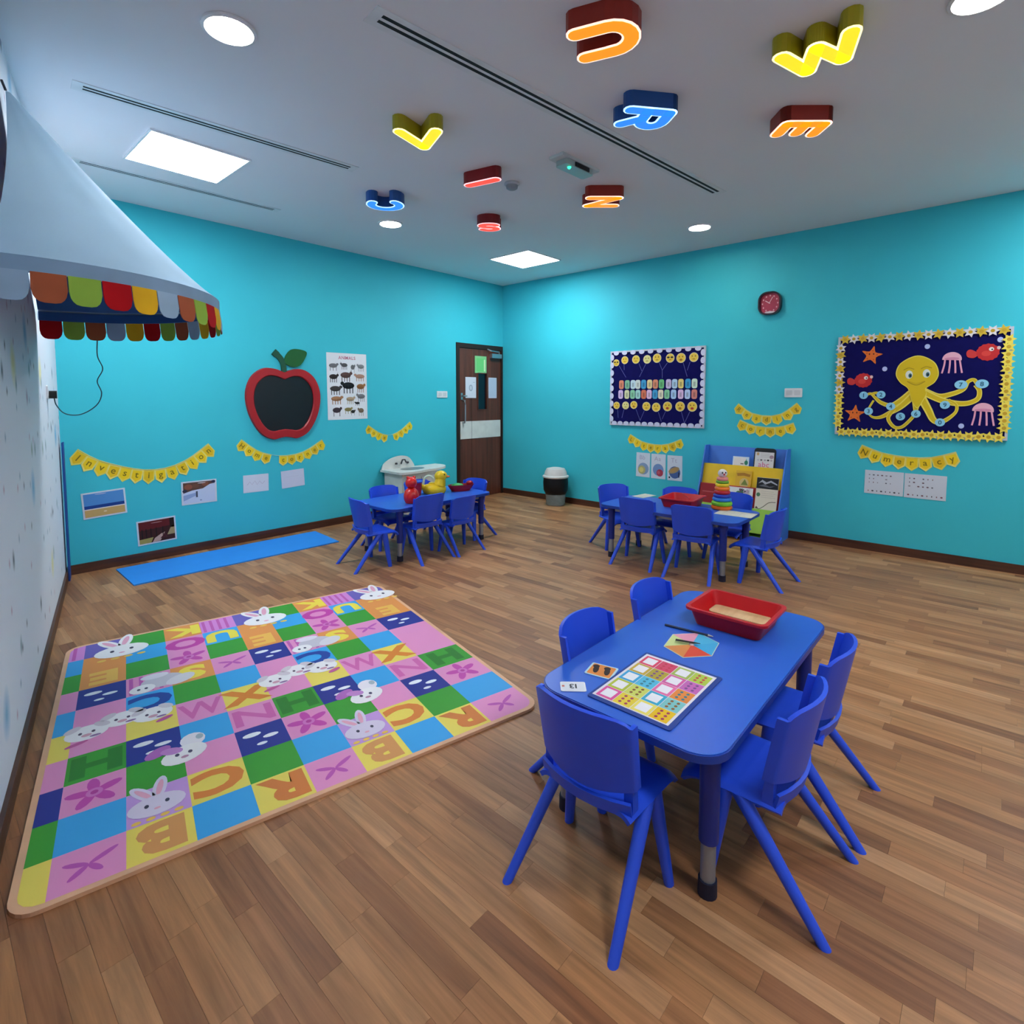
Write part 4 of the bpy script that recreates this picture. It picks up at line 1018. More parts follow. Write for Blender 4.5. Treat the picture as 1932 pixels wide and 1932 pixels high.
for x, y in ((-0.054, 0.09), (0.067, 0.097)):
    f.poly(ellipse(x, y, 0.026, 0.036, 16), '#dfe6dc', 0.0075); f.poly(ellipse(x + 0.008, y - 0.008, 0.013, 0.02, 12), '#39707a', 0.008); f.poly(ellipse(x + 0.010, y - 0.010, 0.007, 0.011, 10), '#10181a', 0.0084)
    f.poly(ribbon(smoothpath([(x - 0.04, y + 0.04), (x - 0.005, y + 0.058), (x + 0.035, y + 0.045)], 5), 0.006), OYD, 0.0078)
f.poly(ribbon(smoothpath([(-0.065, 0.032), (0, 0.0), (0.06, 0.031)], 6), 0.008), OYD, 0.0078); f.poly(ribbon(smoothpath([(-0.05, 0.032), (0, 0.014), (0.05, 0.031)], 6), 0.006), '#c4a814', 0.0078)
f.build('octopus_face', oroot)
DISC = [(-0.384, -0.087), (-0.252, -0.082), (-0.341, -0.231), (-0.176, -0.186), (-0.102, -0.274), (0.007, -0.248), (0.298, -0.001), (0.43, 0.003), (0.201, -0.169), (0.174, -0.317)]
for k, (x, y) in enumerate(DISC):
    f = cut(Fb, FH); f.slab(ellipse(x, y, 0.034 if k not in (6, 7) else 0.042, 0.034 if k not in (6, 7) else 0.036, 18), '#8ed2ee', 0.0052, 0.0066); f.text('%d' % ((k + 1) % 10), x, y, 0.034, '#27617c', 0.0072, 0, 0.02); f.build('number_disc', t)
for x, y, r, a in ((-0.337, 0.271, 0.085, 1.35), (-0.448, -0.258, 0.085, 1.5)):
    f = cut(Fb, FH); f.slab(smoothpath(star(x, y, r, r * 0.46, 5, a), 3, True), '#e8742a', 0.001, 0.003)
    for q in range(5): f.poly(ellipse(x + r * 0.5 * math.cos(a + q * 1.257), y + r * 0.5 * math.sin(a + q * 1.257), 0.006, 0.006, 8), '#c4521c', 0.0034)
    for s in (-1, 1): f.poly(ellipse(x + s * 0.016, y + 0.012, 0.006, 0.008, 8), '#5a2410', 0.0034)
    f.build('starfish', t)
for x, y, s in ((-0.392, 0.048, 1.0), (0.455, 0.257, 1.05)):
    f = cut(Fb, FH); body = []
    for q in range(28):
        a = 2 * math.pi * q / 28; k = 1 + 0.08 * (q % 2); body.append((x + 0.065 * s * k * math.cos(a), y + 0.062 * s * k * math.sin(a)))
    f.slab(body, '#c62a2c', 0.001, 0.003); f.slab(smoothpath([(x - 0.055 * s, y - 0.01), (x - 0.10 * s, y + 0.025 * s), (x - 0.125 * s, y + 0.01), (x - 0.12 * s, y - 0.03 * s), (x - 0.08 * s, y - 0.04 * s)], 4, True), '#cf3a38', 0.0012, 0.0028)
    f.poly(ellipse(x - 0.01, y - 0.01, 0.03, 0.022, 12), '#d9443c', 0.0034); f.poly(ellipse(x + 0.02 * s, y + 0.022 * s, 0.016, 0.016, 12), '#f0e6e0', 0.0036); f.poly(ellipse(x + 0.024 * s, y + 0.020 * s, 0.006, 0.006, 8), '#241414', 0.004); f.poly(ellipse(x + 0.062 * s, y + 0.03 * s, 0.012, 0.014, 10), '#e7c9c4', 0.0036)
    f.build('red_fish', t)
for x, y, s in ((0.231, 0.21, 1.0), (0.445, -0.214, 1.05)):
    f = cut(Fb, FH)
    f.slab([(x + 0.064 * s * math.cos(R(a)), y + 0.06 * s * math.sin(R(a))) for a in range(-10, 191, 12)], '#eab2c6', 0.001, 0.003)
    f.poly(ellipse(x, y + 0.005, 0.05 * s, 0.012, 14), '#d68fae', 0.0034)
    for k, dx in enumerate((-0.045, -0.012, 0.02, 0.05)):
        f.slab(ribbon(smoothpath([(x + dx * s, y), (x + dx * s - 0.004 + 0.004 * k, y - 0.05 * s), (x + dx * s + 0.012 * (k - 1.4), y - 0.115 * s)], 5), 0.012), '#e9a6c0', 0.0008, 0.0022)
    f.build('jellyfish', t)
for x, y in ((-0.233, 0.146), (0.063, 0.326), (0.526, 0.352), (0.314, -0.343)):
    f = cut(Fb, FH); f.slab(ellipse(x, y, 0.019, 0.021, 14), '#b9c6f2', 0.001, 0.0026); f.build('bubble', t)

banner('Literacy', flat_right(0, 0), [(2.10, 0.955), (2.27, 0.875), (2.45, 0.85), (2.60, 0.87), (2.745, 0.93)], None, 0.105, 'yellow banner spelling Literacy under the smiley board')
banner('Reading', flat_right(0, 0), [(3.37, 1.335), (3.50, 1.245), (3.66, 1.215), (3.80, 1.245), (3.93, 1.345)], None, 0.10, 'upper yellow banner spelling Reading above the bookcase')
banner('corner', flat_right(0, 0), [(3.39, 1.165), (3.52, 1.115), (3.66, 1.098), (3.79, 1.11), (3.905, 1.15)], None, 0.105, 'lower yellow banner spelling corner above the bookcase')
banner('Numeracy', flat_right(0, 0), [(4.49, 0.965), (4.65, 0.905), (4.83, 0.88), (5.0, 0.89), (5.16, 0.945)], None, 0.12, 'yellow banner spelling Numeracy under the octopus board')

# three fruit cards
for k, (y, lab) in enumerate(((-2.275, 'white card with a yellow fruit in a blue ring, leftmost of three'), (-2.472, 'white card with a red apple on a blue disc, middle of three'), (-2.676, 'white card with brown loaf on blue, rightmost of three'))):
    t, g = paper('picture_card', lab, 'card', flat_right(y, 0.600 - 0.003 * k, 0, -0.012 * (1 - k)), 0.180, 0.288, '#cfdcea', 0.002, 'picture cards under the Literacy banner')
    g.text(('Bb', 'Aa', 'Tt')[k], -0.01, 0.09, 0.05, '#a7a9c4', 0.0004, 0, 0.0)
    if k == 0: g.poly(ellipse(0.005, -0.045, 0.07, 0.07, 22), '#7f9cc4', 0.0004); g.poly(ellipse(-0.015, -0.06, 0.048, 0.05, 20), '#b3b073', 0.0006); g.poly(ellipse(-0.02, -0.06, 0.028, 0.03, 16), '#d8d07a', 0.0008)
    if k == 1: g.poly(ellipse(0.0, -0.04, 0.068, 0.07, 22), '#6f93c8', 0.0004); g.poly(ellipse(0.02, -0.075, 0.042, 0.042, 20), '#a83a50', 0.0006); g.poly(ellipse(0.005, -0.07, 0.018, 0.02, 14), '#c06070', 0.0008)
    if k == 2:
        g.poly(ellipse(0.0, -0.05, 0.068, 0.07, 22), '#46659f', 0.0004); g.poly(ellipse(-0.01, -0.025, 0.07, 0.032, 18, 0.4), '#a8936a', 0.0006); g.poly(ellipse(-0.01, -0.022, 0.045, 0.018, 14, 0.4), '#b99456', 0.0008); g.poly(ellipse(-0.065, -0.11, 0.010, 0.012, 10), '#1a2030', 0.0006); g.rect(0.042, -0.105, 0.056, -0.045, '#1e3050', 0.0008)
    g.build('printed_picture', t)
# two counting sheets
random.seed(9)
for k, (y, lab) in enumerate(((-4.668, 'white counting sheet with rows of small dots, left of two'), (-4.966, 'white counting sheet with rows of small dots, right of two'))):
    t, g = paper('counting_sheet', lab, 'paper', flat_right(y, 0.634 - 0.004 * k, 0, -0.006), 0.292, 0.212, '#ccd6e2', 0.002, 'counting sheets under the Numeracy banner')
    for r in range(3):
        for c in range(6 - r % 2):
            if random.random() < 0.8: g.poly(ellipse(-0.11 + 0.032 * c, 0.065 - 0.034 * r, random.choice((0.004, 0.007, 0.009)), 0.006, 8), random.choice(('#5a6070', '#8a8f9c', '#6b5560')), 0.0004)
    for c in range(8): g.poly(ellipse(-0.115 + 0.033 * c, -0.08, random.choice((0.004, 0.009)), 0.007, 8), random.choice(('#3f4552', '#7a5260')), 0.0004)
    g.build('printed_dots', t)

# wall clock
Fc = flat_right(-3.658, 2.338); t = tag(empty('wall_clock', tuple(Fc.o)), 'small rounded square wall clock with a red dial', 'clock')
def ring_flat(F_, a, b, h0, h1, mat, name, parent):
    n = len(a); mb = MB(); vs = [F_.p(x, y, h0) for x, y in a] + [F_.p(x, y, h1) for x, y in a] + [F_.p(x, y, h1) for x, y in b] + [F_.p(x, y, h0 + 0.004) for x, y in b]; fs = []
    for k in range(n):
        j = (k + 1) % n
        for q in range(3): fs.append((q * n + k, q * n + j, (q + 1) * n + j, (q + 1) * n + k))
    mb.add(vs, fs); return mb.build(name, mat, parent, 30)
z = cut(Fc); ring_flat(z, rrect(0.215, 0.23, 0.085, 8), rrect(0.185, 0.20, 0.072, 8), 0.001, 0.05, plain('clock_black', '#1c1a26', rough=0.25), 'case_ring', t)
z = cut(Fc, 0.004); z.slab(rrect(0.187, 0.202, 0.073, 8), '#a83a52', 0.0, 0.018)
for k in range(12):
    a = 2 * math.pi * k / 12; z.poly(ellipse(0.072 * math.cos(a), 0.078 * math.sin(a), 0.007, 0.009, 8), '#e3b4bd', 0.0185)
z.poly(ellipse(0, -0.086, 0.05, 0.010, 14), '#efe9ea', 0.0187)
z.build('dial', t)
z = cut(Fc, 0.004); z.slab(ribbon([(0, 0), (-0.045, 0.03)], 0.008), '#f0d6da', 0.0195, 0.0205); z.build('hour_hand', t)
z = cut(Fc, 0.004); z.slab(ribbon([(-0.01, 0), (0.025, 0.062)], 0.006), '#f0d6da', 0.021, 0.022); z.build('minute_hand', t)

# ------------------------------------------------------------------ bookcase with sloping tiers
t = tag(empty('tiered_bookcase', (0, -3.48, 0)), 'blue sloping display bookcase with yellow, red and green tiers', 'bookcase')
M_bc = plain('bookcase_blue', '#3f78d2', rough=0.45, var=0.03)
def side_pts(): return [(-0.018, 0), (-0.44, 0), (-0.44, 0.05), (-0.135, 0.893), (-0.018, 0.893)]
for y in (0.398, -0.41):
    mb = MB(); n = 5; P = side_pts(); vs = [(x, y - 0.006, z) for x, z in P] + [(x, y + 0.006, z) for x, z in P]
    mb.add(vs, [tuple(range(n)), tuple(range(2 * n - 1, n - 1, -1))] + [((i + 1) % n, i, n + i, n + (i + 1) % n) for i in range(n)]).build('side_panel', M_bc, t)
def tier(x0, z0, x1, z1, name, mat, th=0.012):
    mb = MB(); mb.add([(x0, -0.403, z0), (x0, 0.391, z0), (x1, 0.391, z1), (x1, -0.403, z1), (x0 + th, -0.403, z0), (x0 + th, 0.391, z0), (x1 + th, 0.391, z1), (x1 + th, -0.403, z1)],
                      [(0, 1, 2, 3), (7, 6, 5, 4), (4, 5, 1, 0), (5, 6, 2, 1), (6, 7, 3, 2), (7, 4, 0, 3)])
    return mb.build(name, mat, t)
tier(-0.20, 0.04, -0.05, 0.885, 'back_panel', M_bc)
tier(-0.235, 0.46, -0.168, 0.705, 'yellow_tier', plain('tier_yellow', '#e0b90e', rough=0.5))
tier(-0.317, 0.27, -0.255, 0.505, 'red_tier', plain('tier_red', '#a81c22', rough=0.5))
tier(-0.398, 0.085, -0.346, 0.315, 'green_tier', plain('tier_lime', '#9acd4e', rough=0.5))
MB().box(-0.405, -0.03, -0.403, 0.391, 0.03, 0.045).build('base_shelf', plain('tier_lime', '#9acd4e'), t)
def tier_flat(x, y, z, slope):
    """frame on a tier: leaning back; slope = dx per dz"""
    up = Vector((slope, 0, 1)).normalized()
    return Flat((x, y, z), (0, -1, 0), up)
def book(label, x, y, z, w, h, slope, colour, th=0.012, name='picture_book', r=0.0):
    F_ = tier_flat(x, y, z, slope); b = tag(empty(name, tuple(F_.o)), label, 'book', 'books in the tiered bookcase')
    q = Flat((0, 0, 0), F_.ex, F_.ey)
    q.slab([(a, c + h / 2) for a, c in (rrect(w, h, r, 5) if r else [(-w / 2, -h / 2), (w / 2, -h / 2), (w / 2, h / 2), (-w / 2, h / 2)])], colour, 0.001, th)
    q.build('cover', b)
    return b, Flat(F_.n * th, F_.ex, F_.ey)
sl = 0.178
b, g = book('white alphabet book with black rounded top reading abc', -0.150, -3.685, 0.62, 0.205, 0.275, sl, '#17181c', 0.012, 'picture_book', 0.03)
g.rect(-0.092, 0.012, 0.088, 0.235, '#d9d8d6', 0.0004); g.text('abc', -0.004, 0.105, 0.052, '#cf6f94', 0.0008, 0, 0.01)
for k, (x, c) in enumerate(((-0.06, '#b9bcc6'), (-0.03, '#6a6468'), (0.005, '#a3a0a6'), (0.035, '#202226'), (0.065, '#b0a9ae'))): g.poly(ellipse(x, 0.155, 0.011, 0.009, 10), c, 0.0008)
g.poly(ellipse(-0.065, 0.215, 0.012, 0.016, 10), '#c9a26a', 0.0008); g.poly(ellipse(0.065, 0.19, 0.02, 0.018, 12), '#a58a96', 0.0008)
for k in range(3): g.rect(-0.04, 0.185 + 0.015 * k, 0.045, 0.189 + 0.015 * k, '#b5b2b0', 0.0008)
g.build('printed_cover', b)
b, g = book('small pale book with a green bottle picture behind the yellow tier', -0.148, -3.455, 0.63, 0.16, 0.165, sl, '#cfe0ee', 0.010)
g.rect(-0.07, 0.06, 0.05, 0.158, '#e2dedb', 0.0004); g.poly(ellipse(0.055, 0.105, 0.018, 0.024, 12), '#2f7f62', 0.0008); g.poly([(0.05, 0.12), (0.06, 0.12), (0.056, 0.15)], '#3c8f70', 0.0008); g.rect(0.0, 0.088, 0.03, 0.097, '#5a4238', 0.0008); g.build('printed_cover', b)
b, g = book('tall cream book with black mountain photo above its text', -0.334, -3.762, 0.24, 0.20, 0.385, 0.235, '#d9d3c2', 0.012)
g.rect(-0.10, 0.275, 0.10, 0.382, '#15171c', 0.0004); g.poly([(-0.085, 0.325), (-0.05, 0.362), (-0.01, 0.34), (0.03, 0.36), (0.09, 0.33), (0.09, 0.318), (0.03, 0.342), (-0.02, 0.318), (-0.05, 0.34)], '#a9adb6', 0.0008); g.poly([(-0.08, 0.30), (-0.03, 0.32), (0.02, 0.30), (0.07, 0.31), (0.03, 0.29)], '#5d626c', 0.0008)
for k in range(4): g.rect(-0.05, 0.19 + 0.02 * k, 0.085 - 0.02 * (k % 2), 0.193 + 0.02 * k, '#b5b0a2', 0.0006)
g.poly(ribbon(smoothpath([(-0.085, 0.10), (-0.06, 0.075), (-0.02, 0.10), (0.03, 0.145), (0.09, 0.155)], 6), 0.006), '#4a4a3a', 0.0008); g.poly(ellipse(-0.075, 0.215, 0.018, 0.02, 12), '#4a7d5c', 0.0008); g.poly(ellipse(-0.08, 0.085, 0.012, 0.009, 10), '#5a4434', 0.0009); g.build('printed_cover', b)
b, g = book('yellow storybook with a brown ribbon title', -0.250, -3.515, 0.43, 0.155, 0.235, 0.265, '#d4a72c', 0.010)
g.poly([(-0.07, 0.205), (0.0, 0.215), (0.065, 0.20), (0.06, 0.175), (0.0, 0.185), (-0.06, 0.175)], '#a8741c', 0.0006); g.poly(ellipse(0.01, 0.11, 0.045, 0.05, 16), '#c9b074', 0.0006); g.poly([(-0.02, 0.09), (0.015, 0.15), (0.05, 0.09)], '#6f7f3a', 0.0009); g.build('printed_cover', b)
b, g = book('white collage book with small red, green and grey pictures', -0.336, -3.515, 0.235, 0.235, 0.27, 0.235, '#dfe3e2', 0.010)
random.seed(3)
for k in range(60):
    g.poly(ellipse(random.uniform(-0.10, 0.10), random.uniform(0.02, 0.25), random.uniform(0.008, 0.02), random.uniform(0.006, 0.022), 9, random.random() * 3), random.choice(('#a82a30', '#2f7a52', '#5f5a66', '#b9a2b4', '#262a34', '#8fb8a8', '#c9bcc8', '#6a4a58')), 0.0005 + 0.00012 * k)
g.build('printed_cover', b)
b, g = book('dark red book on the left of the red tier', -0.328, -3.19, 0.272, 0.17, 0.235, 0.245, '#8f161d', 0.012)
g.rect(-0.06, 0.15, 0.06, 0.16, '#b8565a', 0.0005); g.build('printed_cover', b)

# ------------------------------------------------------------------ pedal bin
t = tag(empty('waste_bin', (-0.215, -1.135, 0)), 'clear waste bin with black liner and white lid in the corner', 'bin')
MB().lathe([(0.118, 0.0), (0.122, 0.006), (0.150, 0.345), (0.152, 0.35), (0.146, 0.35), (0.118, 0.012), (0.02, 0.010)], 28).build('bucket', glass('clear_grey_plastic', '#9fb4b6', 0.15, 0.45), t, 40)
MB().lathe([(0.02, 0.11), (0.12, 0.12), (0.158, 0.20), (0.163, 0.30), (0.157, 0.362), (0.150, 0.365)], 22).build('bin_liner', plain('black_bin_liner', '#080c12', rough=0.5, spec=0.3, var=0.2), t, 60)
MB().lathe([(0.166, 0.362), (0.172, 0.372), (0.170, 0.384), (0.150, 0.395), (0.140, 0.44), (0.118, 0.478), (0.06, 0.492), (0.004, 0.494)], 28).build('lid', plain('bin_lid_white', '#cfcdc8', rough=0.45), t, 40)

# ------------------------------------------------------------------ white toy sink unit
t = tag(empty('toy_sink_unit', (-1.80, -0.02, 0)), 'white toy sink unit with arched splashback against the back wall', 'toy kitchen')
M_unit = plain('unit_white', '#d9dad4', rough=0.45)
MB().box(-0.30, 0.23, -0.36, -0.02, 0.02, 0.525).build('cabinet_body', M_unit, t)
top = smoothpath([(-0.345, 0.0), (-0.35, -0.25), (-0.33, -0.39), (-0.15, -0.425), (0.05, -0.385), (0.24, -0.37), (0.42, -0.28), (0.50, -0.15), (0.49, 0.0)], 5)
MB().prism([(x, y) for x, y in top][::-1], 0.526, 0.552).build('worktop', M_unit, t)
ar = smoothpath([(-0.335, 0.0), (-0.30, 0.07), (-0.19, 0.125), (-0.05, 0.145), (0.06, 0.115), (0.13, 0.03), (0.14, 0.0)], 5)
mb = MB(); n = len(ar); mb.add([(x, -0.004, 0.553 + z) for x, z in ar] + [(x, -0.022, 0.553 + z) for x, z in ar], [tuple(range(n)), tuple(range(2 * n - 1, n - 1, -1))] + [((i + 1) % n, i, n + i, n + (i + 1) % n) for i in range(n)])
mb.build('splashback', M_unit, t)
MB().lathe([(0.155, 0.5525), (0.160, 0.5545), (0.145, 0.5548), (0.13, 0.5535)], 26, (-0.02, -0.19, 0), None, 1.0, 0.7).build('basin', plain('basin_grey', '#7f8688', rough=0.35), t, 40)
M_tap = plain('tap_dark', '#4a4a4e', rough=0.3, metal=0.5)
mb = MB(); mb.tube([(-0.06, -0.023, 0.60), (-0.06, -0.05, 0.65), (-0.055, -0.09, 0.655), (-0.05, -0.11, 0.62)], 0.009, 8); mb.build('tap', M_tap, t, 40)
for x in (-0.14, 0.03): MB().lathe([(0.016, 0), (0.014, 0.02), (0.004, 0.022)], 12, (x, -0.034, 0.60)).build('tap_knob', M_tap, t, 40)
MB().box(-0.29, -0.045, -0.372, -0.361, 0.06, 0.47).build('cupboard_door', plain('unit_door', '#c9cac4', rough=0.5), t)
MB().box(-0.025, 0.22, -0.372, -0.361, 0.06, 0.47).build('cupboard_door', plain('unit_door', '#c9cac4', rough=0.5), t)
for x in (-0.065, -0.005): MB().box(x - 0.006, x + 0.006, -0.385, -0.3725, 0.40, 0.45).build('door_pull', plain('pull_dark', '#23262e', rough=0.4), t)

# ------------------------------------------------------------------ things on the tables
TZ = TH + 0.0004
M_red = plain('red_plastic', '#c0141a', rough=0.35, var=0.03)
def tray(x, y, a, w, d, h, label):
    t = tag(empty('plastic_tray', (x, y, TZ), R(a)), label, 'tray', 'red plastic trays')
    def rg(k, z): return [(px, py, z) for px, py in rrect(w * k, d * k, 0.03 * k, 4)]
    MB().loft([rg(0.80, 0.004), rg(0.78, 0.0), rg(0.82, 0.0), rg(0.965, h), rg(1.03, h), rg(1.03, h - 0.006), rg(1.045, h - 0.006), rg(1.045, h + 0.004), rg(0.95, h + 0.004), rg(0.80, 0.006)], None, False).build('tub_walls', M_red, t, 40)
    MB().prism(rrect(w * 0.81, d * 0.81, 0.025, 4), 0.002, 0.006).build('tub_base', M_red, t)
    return t
tray(-3.599, -4.646, 0, 0.278, 0.312, 0.070, 'red plastic tray holding a wooden strip on the nearest table')
o = MB().prism(rrect(0.102, 0.234, 0.02, 4, -3.531, -4.638), TZ + 0.0065, TZ + 0.018).build('wooden_strip', wood_material('pale_ply', '#c9a878', '#e2c898', (1, 4, 1), 0.6)); tag(o, 'pale wooden strip with rounded corners lying in the red tray', 'wooden board')
tray(-1.385, -3.402, 4, 0.342, 0.296, 0.075, 'red plastic tray on the table in front of the bookcase')
def stick(pa, pb, r, name, label, mat, cat):
    t = tag(empty(name, pa), label, cat); d = Vector(pb) - Vector(pa)
    MB().tube([(0, 0, 0), tuple(d * 0.9)], r, 8).build('shaft', mat, t, 40); MB().tube([tuple(d * 0.9), tuple(d)], [r, r * 0.25], 8).build('tip', plain('pencil_tip', '#c9c2b4'), t, 40)
stick((-3.816, -4.439, TZ + 0.0045), (-3.795, -4.63, TZ + 0.0045), 0.0045, 'pencil', 'thin dark pencil lying beside the red tray', plain('pencil_dark', '#2a3448', rough=0.4), 'pencil')
stick((-1.435, -3.488, TZ + 0.076), (-1.248, -3.337, TZ + 0.083), 0.004, 'mixing_stick', 'red stick resting across the far red tray', M_red, 'stick')
# card spinner
t = tag(empty('spinner_card', (-3.912, -4.594, TZ)), 'round multicoloured spinner card on the nearest table', 'game card')
hx = [(0.12 * math.cos(R(60 * k + 12)), 0.096 * math.sin(R(60 * k + 12))) for k in range(6)]
f = Flat((0, 0, 0), EX, (0, 1, 0)); f.slab([(x * 1.03, y * 1.03) for x, y in hx], '#cfd8c8', 0.0, 0.0014)
for k, c in enumerate(('#c8d890', '#d98a48', '#d94a34', '#3fa8d8', '#4fb4dc', '#e39ab4')):
    a, b_ = hx[(k + 1) % 6], hx[(k + 2) % 6]; f.poly([(0, 0), a, b_], c, 0.0016)
f.build('card_disc', t)
MB().lathe([(0.010, 0.0018), (0.008, 0.008), (0.002, 0.009)], 12).build('pivot', plain('pivot_clear', '#e6e8ea'), t, 40)
f = Flat((0, 0, 0), EX, (0, 1, 0)); f.slab(ribbon([(-0.02, 0.055), (0.0, -0.005), (0.01, -0.03)], [0.016, 0.012, 0.003]), '#2c2420', 0.010, 0.0115); f.build('pointer', t)
# picture grid board
t = tag(empty('picture_board', (-4.279, -4.638, TZ), R(0)), 'laminated picture grid board with blue edge on the nearest table', 'game board'); t.scale = (1.04, 1.04, 1.04)
f = Flat((0, 0, 0), EX, (0, 1, 0)); f.slab(rrect(0.375, 0.27, 0.008, 3), '#26408e', 0.0, 0.003); f.rect(-0.17, -0.12, 0.175, 0.127, '#e4e0e6', 0.0033)
gc = [['#e0559c', '#e6d03c', '#f0e06a', '#e8c020'], ['#b8c43c', '#d0d868', '#3aaed0', '#7fc4c4'], ['#3aa6d8', '#58bcdc', '#e870a8', '#e88c3c'], ['#c9a83a', '#b4a432', '#d860a4', '#c86ab8'], ['#e04468', '#d8486a', '#a8bc58', '#b4cc4c']]
for r in range(5):
    for c in range(4):
        x0, y0 = -0.165 + 0.066 * r, 0.118 - 0.058 * c
        f.rect(x0, y0 - 0.056, x0 + 0.064, y0, gc[r][c], 0.0036)
        if (c % 2 == 0): f.rect(x0 + 0.010, y0 - 0.047, x0 + 0.054, y0 - 0.009, '#f0eef2', 0.0039)
        else:
            for a in range(3):
                for b_ in range(2): f.poly(ellipse(x0 + 0.014 + 0.018 * a, y0 - 0.018 - 0.02 * b_, 0.006, 0.005, 8), ('#a83a5c', '#8a5a2c', '#3a7a8c', '#7a4a8c', '#c83a4c')[r], 0.0039)
f.build('printed_grid', t)
def small_card(x, y, a, w, h, label, colour, edge):
    t = tag(empty('game_card', (x, y, TZ), R(a)), label, 'game card'); f = Flat((0, 0, 0), EX, (0, 1, 0)); f.slab(rrect(w, h, 0.006, 3), edge, 0.0, 0.002); f.poly(rrect(w * 0.88, h * 0.86, 0.005, 3), colour, 0.0023); f.build('card', t)
    return t, Flat((0, 0, 0.0023), EX, (0, 1, 0))
t, g = small_card(-4.31, -4.448, 12, 0.085, 0.095, 'orange game card with two dark shapes next to the picture board', '#e08a3c', '#bfe0e8')
for y in (-0.02, 0.02): g.poly(ellipse(0.0, y, 0.026, 0.010, 12, 0.2), '#2c1a12', 0.0004); g.poly(ellipse(0.02, y + 0.006, 0.012, 0.012, 10), '#2c1a12', 0.0006)
g.build('printed_shapes', t)
t, g = small_card(-4.459, -4.435, -50, 0.082, 0.058, 'small white number card at the corner of the nearest table', '#dfe4ea', '#e9ecf0')
g.text('13', 0.0, 0.0, 0.026, '#2a2f3a', 0.0004, math.pi, 0.02); g.rect(-0.036, -0.004, -0.028, 0.006, '#c86a5c', 0.0004); g.build('printed_number', t)

# ring stacker with clown head
t = tag(empty('ring_stacker', (-1.3, -3.711, TZ)), 'rainbow ring stacker toy topped by a clown head', 'stacking toy'); t.scale = (1.04, 1.04, 1.04)
zz = 0.0
for k, (r, h, c) in enumerate(((0.082, 0.030, '#e8701e'), (0.080, 0.036, '#7cc82c'), (0.074, 0.030, '#2f7fd8'), (0.068, 0.028, '#2a3fae'), (0.062, 0.030, '#c4202a'), (0.058, 0.030, '#ee7a1c'), (0.054, 0.026, '#f0d024'), (0.050, 0.022, '#6fa82c'), (0.044, 0.028, '#e98c84'))):
    pr = [(0.012, zz), (r * 0.86, zz), (r * 0.97, zz + h * 0.2), (r, zz + h * 0.5), (r * 0.97, zz + h * 0.8), (r * 0.86, zz + h), (0.012, zz + h)]
    MB().lathe(pr, 26).build('ring', plain('ring_%d' % k, c, rough=0.35), t, 40); zz += h
hd2 = MB().ball((0, 0, zz + 0.030), 0.036, 0.036, 0.034, 18, 12).build('clown_head', plain('clown_white', '#e6e2da', rough=0.4), t, 60)
dv = Vector((-0.75, -0.66, 0)); pv = Vector((0.66, -0.75, 0))
for s in (-1, 1):
    p = dv * 0.031 + pv * (0.012 * s); MB().ball((p.x, p.y, zz + 0.038), 0.006, 0.006, 0.008, 8, 6).build('eye', plain('eye_black', '#18181c'), hd2, 60)
p = dv * 0.036; MB().ball((p.x, p.y, zz + 0.026), 0.008, n=10, m=8).build('nose', plain('nose_red', '#d0363a'), hd2, 60)
# worksheets on the far tables
for (x, y, a, w, h, lab) in ((-1.424, -3.872, 3, 0.20, 0.285, 'white worksheet on the table corner beside the ring stacker'), (-1.185, -2.927, -8, 0.21, 0.13, 'cream worksheet at the far end of the stacker table')):
    t, g = paper('worksheet', lab, 'paper', Flat((x, y, TZ), (math.cos(R(a)), math.sin(R(a)), 0), (-math.sin(R(a)), math.cos(R(a)), 0)), w, h, '#d9d4c4', 0.0012, None, 0.0, 0.0)
    for k in range(3): g.rect(-w * 0.38, h * (0.3 - 0.22 * k), w * 0.36, h * (0.3 - 0.22 * k) + 0.003, '#b9b4a8', 0.0003)
    g.build('printed_lines', t)

# toys on the table by the sink
t = tag(empty('red_teddy_toy', (-2.881, -1.556, TZ)), 'shiny red rounded figure toy on the duck table', 'toy'); t.scale = (1.12, 1.12, 1.08)
MB().lathe([(0.02, 0), (0.045, 0.002), (0.058, 0.03), (0.060, 0.07), (0.048, 0.105), (0.032, 0.12), (0.024, 0.125)], 22).build('body', plain('glossy_red', '#e02018', rough=0.2, spec=0.6), t, 60)
MB().ball((0, 0, 0.168), 0.046, 0.046, 0.050, 18, 12).build('head', plain('glossy_red', '#e02018'), t, 60)
for s in (-1, 1): MB().ball((0.020 * s, -0.012 * s, 0.210), 0.014, n=10, m=8).build('ear', plain('glossy_red', '#e02018'), t, 60)
t = tag(empty('red_cup', (-2.614, -1.291, TZ)), 'small red beaker between the red figure and the duck', 'cup'); t.scale = (1.04, 1.04, 1.04)
MB().lathe([(0.02, 0.003), (0.038, 0.0), (0.042, 0.01), (0.052, 0.115), (0.055, 0.12), (0.050, 0.12), (0.038, 0.012), (0.02, 0.008)], 22).build('beaker', M_red, t, 40)
MB().lathe([(0.055, 0.12), (0.058, 0.124), (0.058, 0.132), (0.03, 0.136), (0.003, 0.136)], 22).build('lid', plain('cup_lid_blue', '#3555b8', rough=0.4), t, 40)
t = tag(empty('duck_toy', (-2.416, -1.317, TZ), R(-40)), 'bright yellow duck toy with a pale handle', 'toy'); t.scale = (1.12, 1.35, 1.10)
M_duck = plain('duck_yellow', '#f2cc1c', rough=0.3)
rings = []
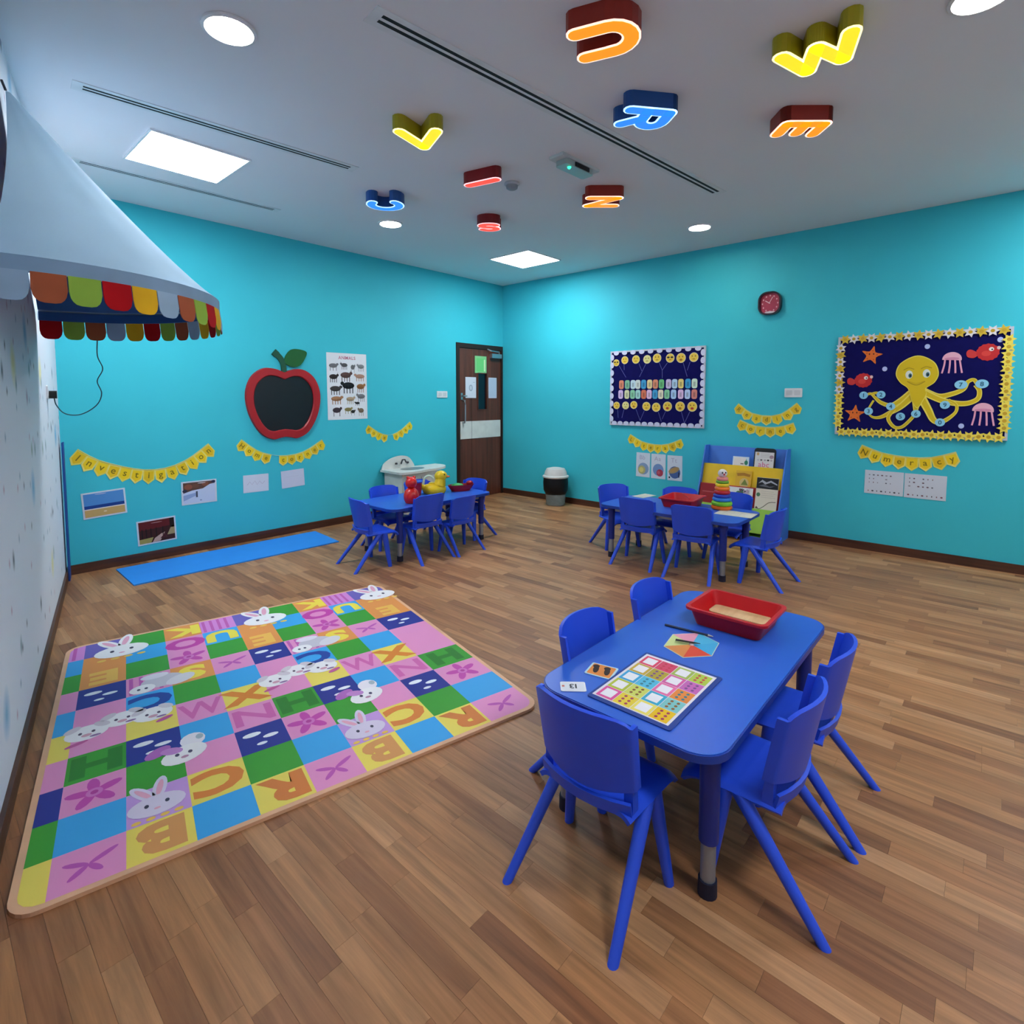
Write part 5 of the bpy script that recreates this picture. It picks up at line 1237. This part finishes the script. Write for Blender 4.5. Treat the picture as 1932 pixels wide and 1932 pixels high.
for k in range(11):
    q = k / 10; zc = 0.095 * q; r = 0.9 - 0.5 * (q - 0.35) ** 2 * 2 if q < 0.9 else 0.42
    rings.append([(0.115 * r * math.cos(2 * math.pi * i / 22), 0.068 * r * math.sin(2 * math.pi * i / 22), zc) for i in range(22)])
MB().loft(rings).build('body', M_duck, t, 60)
MB().tube([(0.045, 0, 0.075), (0.055, 0, 0.11), (0.058, 0, 0.13)], [0.055, 0.046, 0.042], 14).build('neck', M_duck, t, 60)
hd3 = MB().ball((0.058, 0, 0.153), 0.056, 0.044, 0.048, 18, 12).build('head', M_duck, t, 60)
MB().ball((0.115, 0, 0.146), 0.024, 0.022, 0.009, 12, 8).build('beak', plain('beak_orange', '#e0601c', rough=0.35), hd3, 60)
for s in (-1, 1): MB().ball((0.088, 0.032 * s, 0.170), 0.007, n=8, m=6).build('eye', plain('eye_black', '#18181c'), hd3, 60)
MB().tube(smoothpath([(-0.095, 0, 0.07), (-0.085, 0, 0.13), (-0.045, 0, 0.155), (0.0, 0, 0.125), (0.01, 0, 0.08)], 6), 0.010, 8).build('handle', plain('handle_pale', '#cfe0c4', rough=0.4), t, 50)
MB().tube([(-0.09, 0, 0.05), (-0.125, 0, 0.085)], [0.03, 0.008], 12).build('tail', M_duck, t, 60)
t = tag(empty('red_boat_toy', (-2.154, -1.405, TZ), R(-20)), 'dark red boat-shaped toy dish at the right of the duck', 'toy'); t.scale = (1.04, 1.04, 1.04)
def boat(k, z): return [(0.125 * k * math.cos(a) * (1.15 if math.cos(a) > 0 else 1), 0.065 * k * math.sin(a), z) for a in (2 * math.pi * i / 24 for i in range(24))]
MB().loft([boat(0.02, 0.004), boat(0.66, 0.0), boat(0.7, 0.0), boat(0.95, 0.045), boat(1.0, 0.060), boat(0.94, 0.060), boat(0.68, 0.010), boat(0.02, 0.008)]).build('hull', plain('dark_red_plastic', '#a01420', rough=0.35), t, 50)
MB().ball((0.10, 0, 0.070), 0.035, 0.03, 0.022, 14, 8).build('prow', plain('dark_red_plastic', '#a01420'), t, 60)
MB().ball((-0.03, 0, 0.050), 0.065, 0.040, 0.025, 16, 8).build('green_filling', plain('toy_green', '#3fae58', rough=0.5), t, 60)
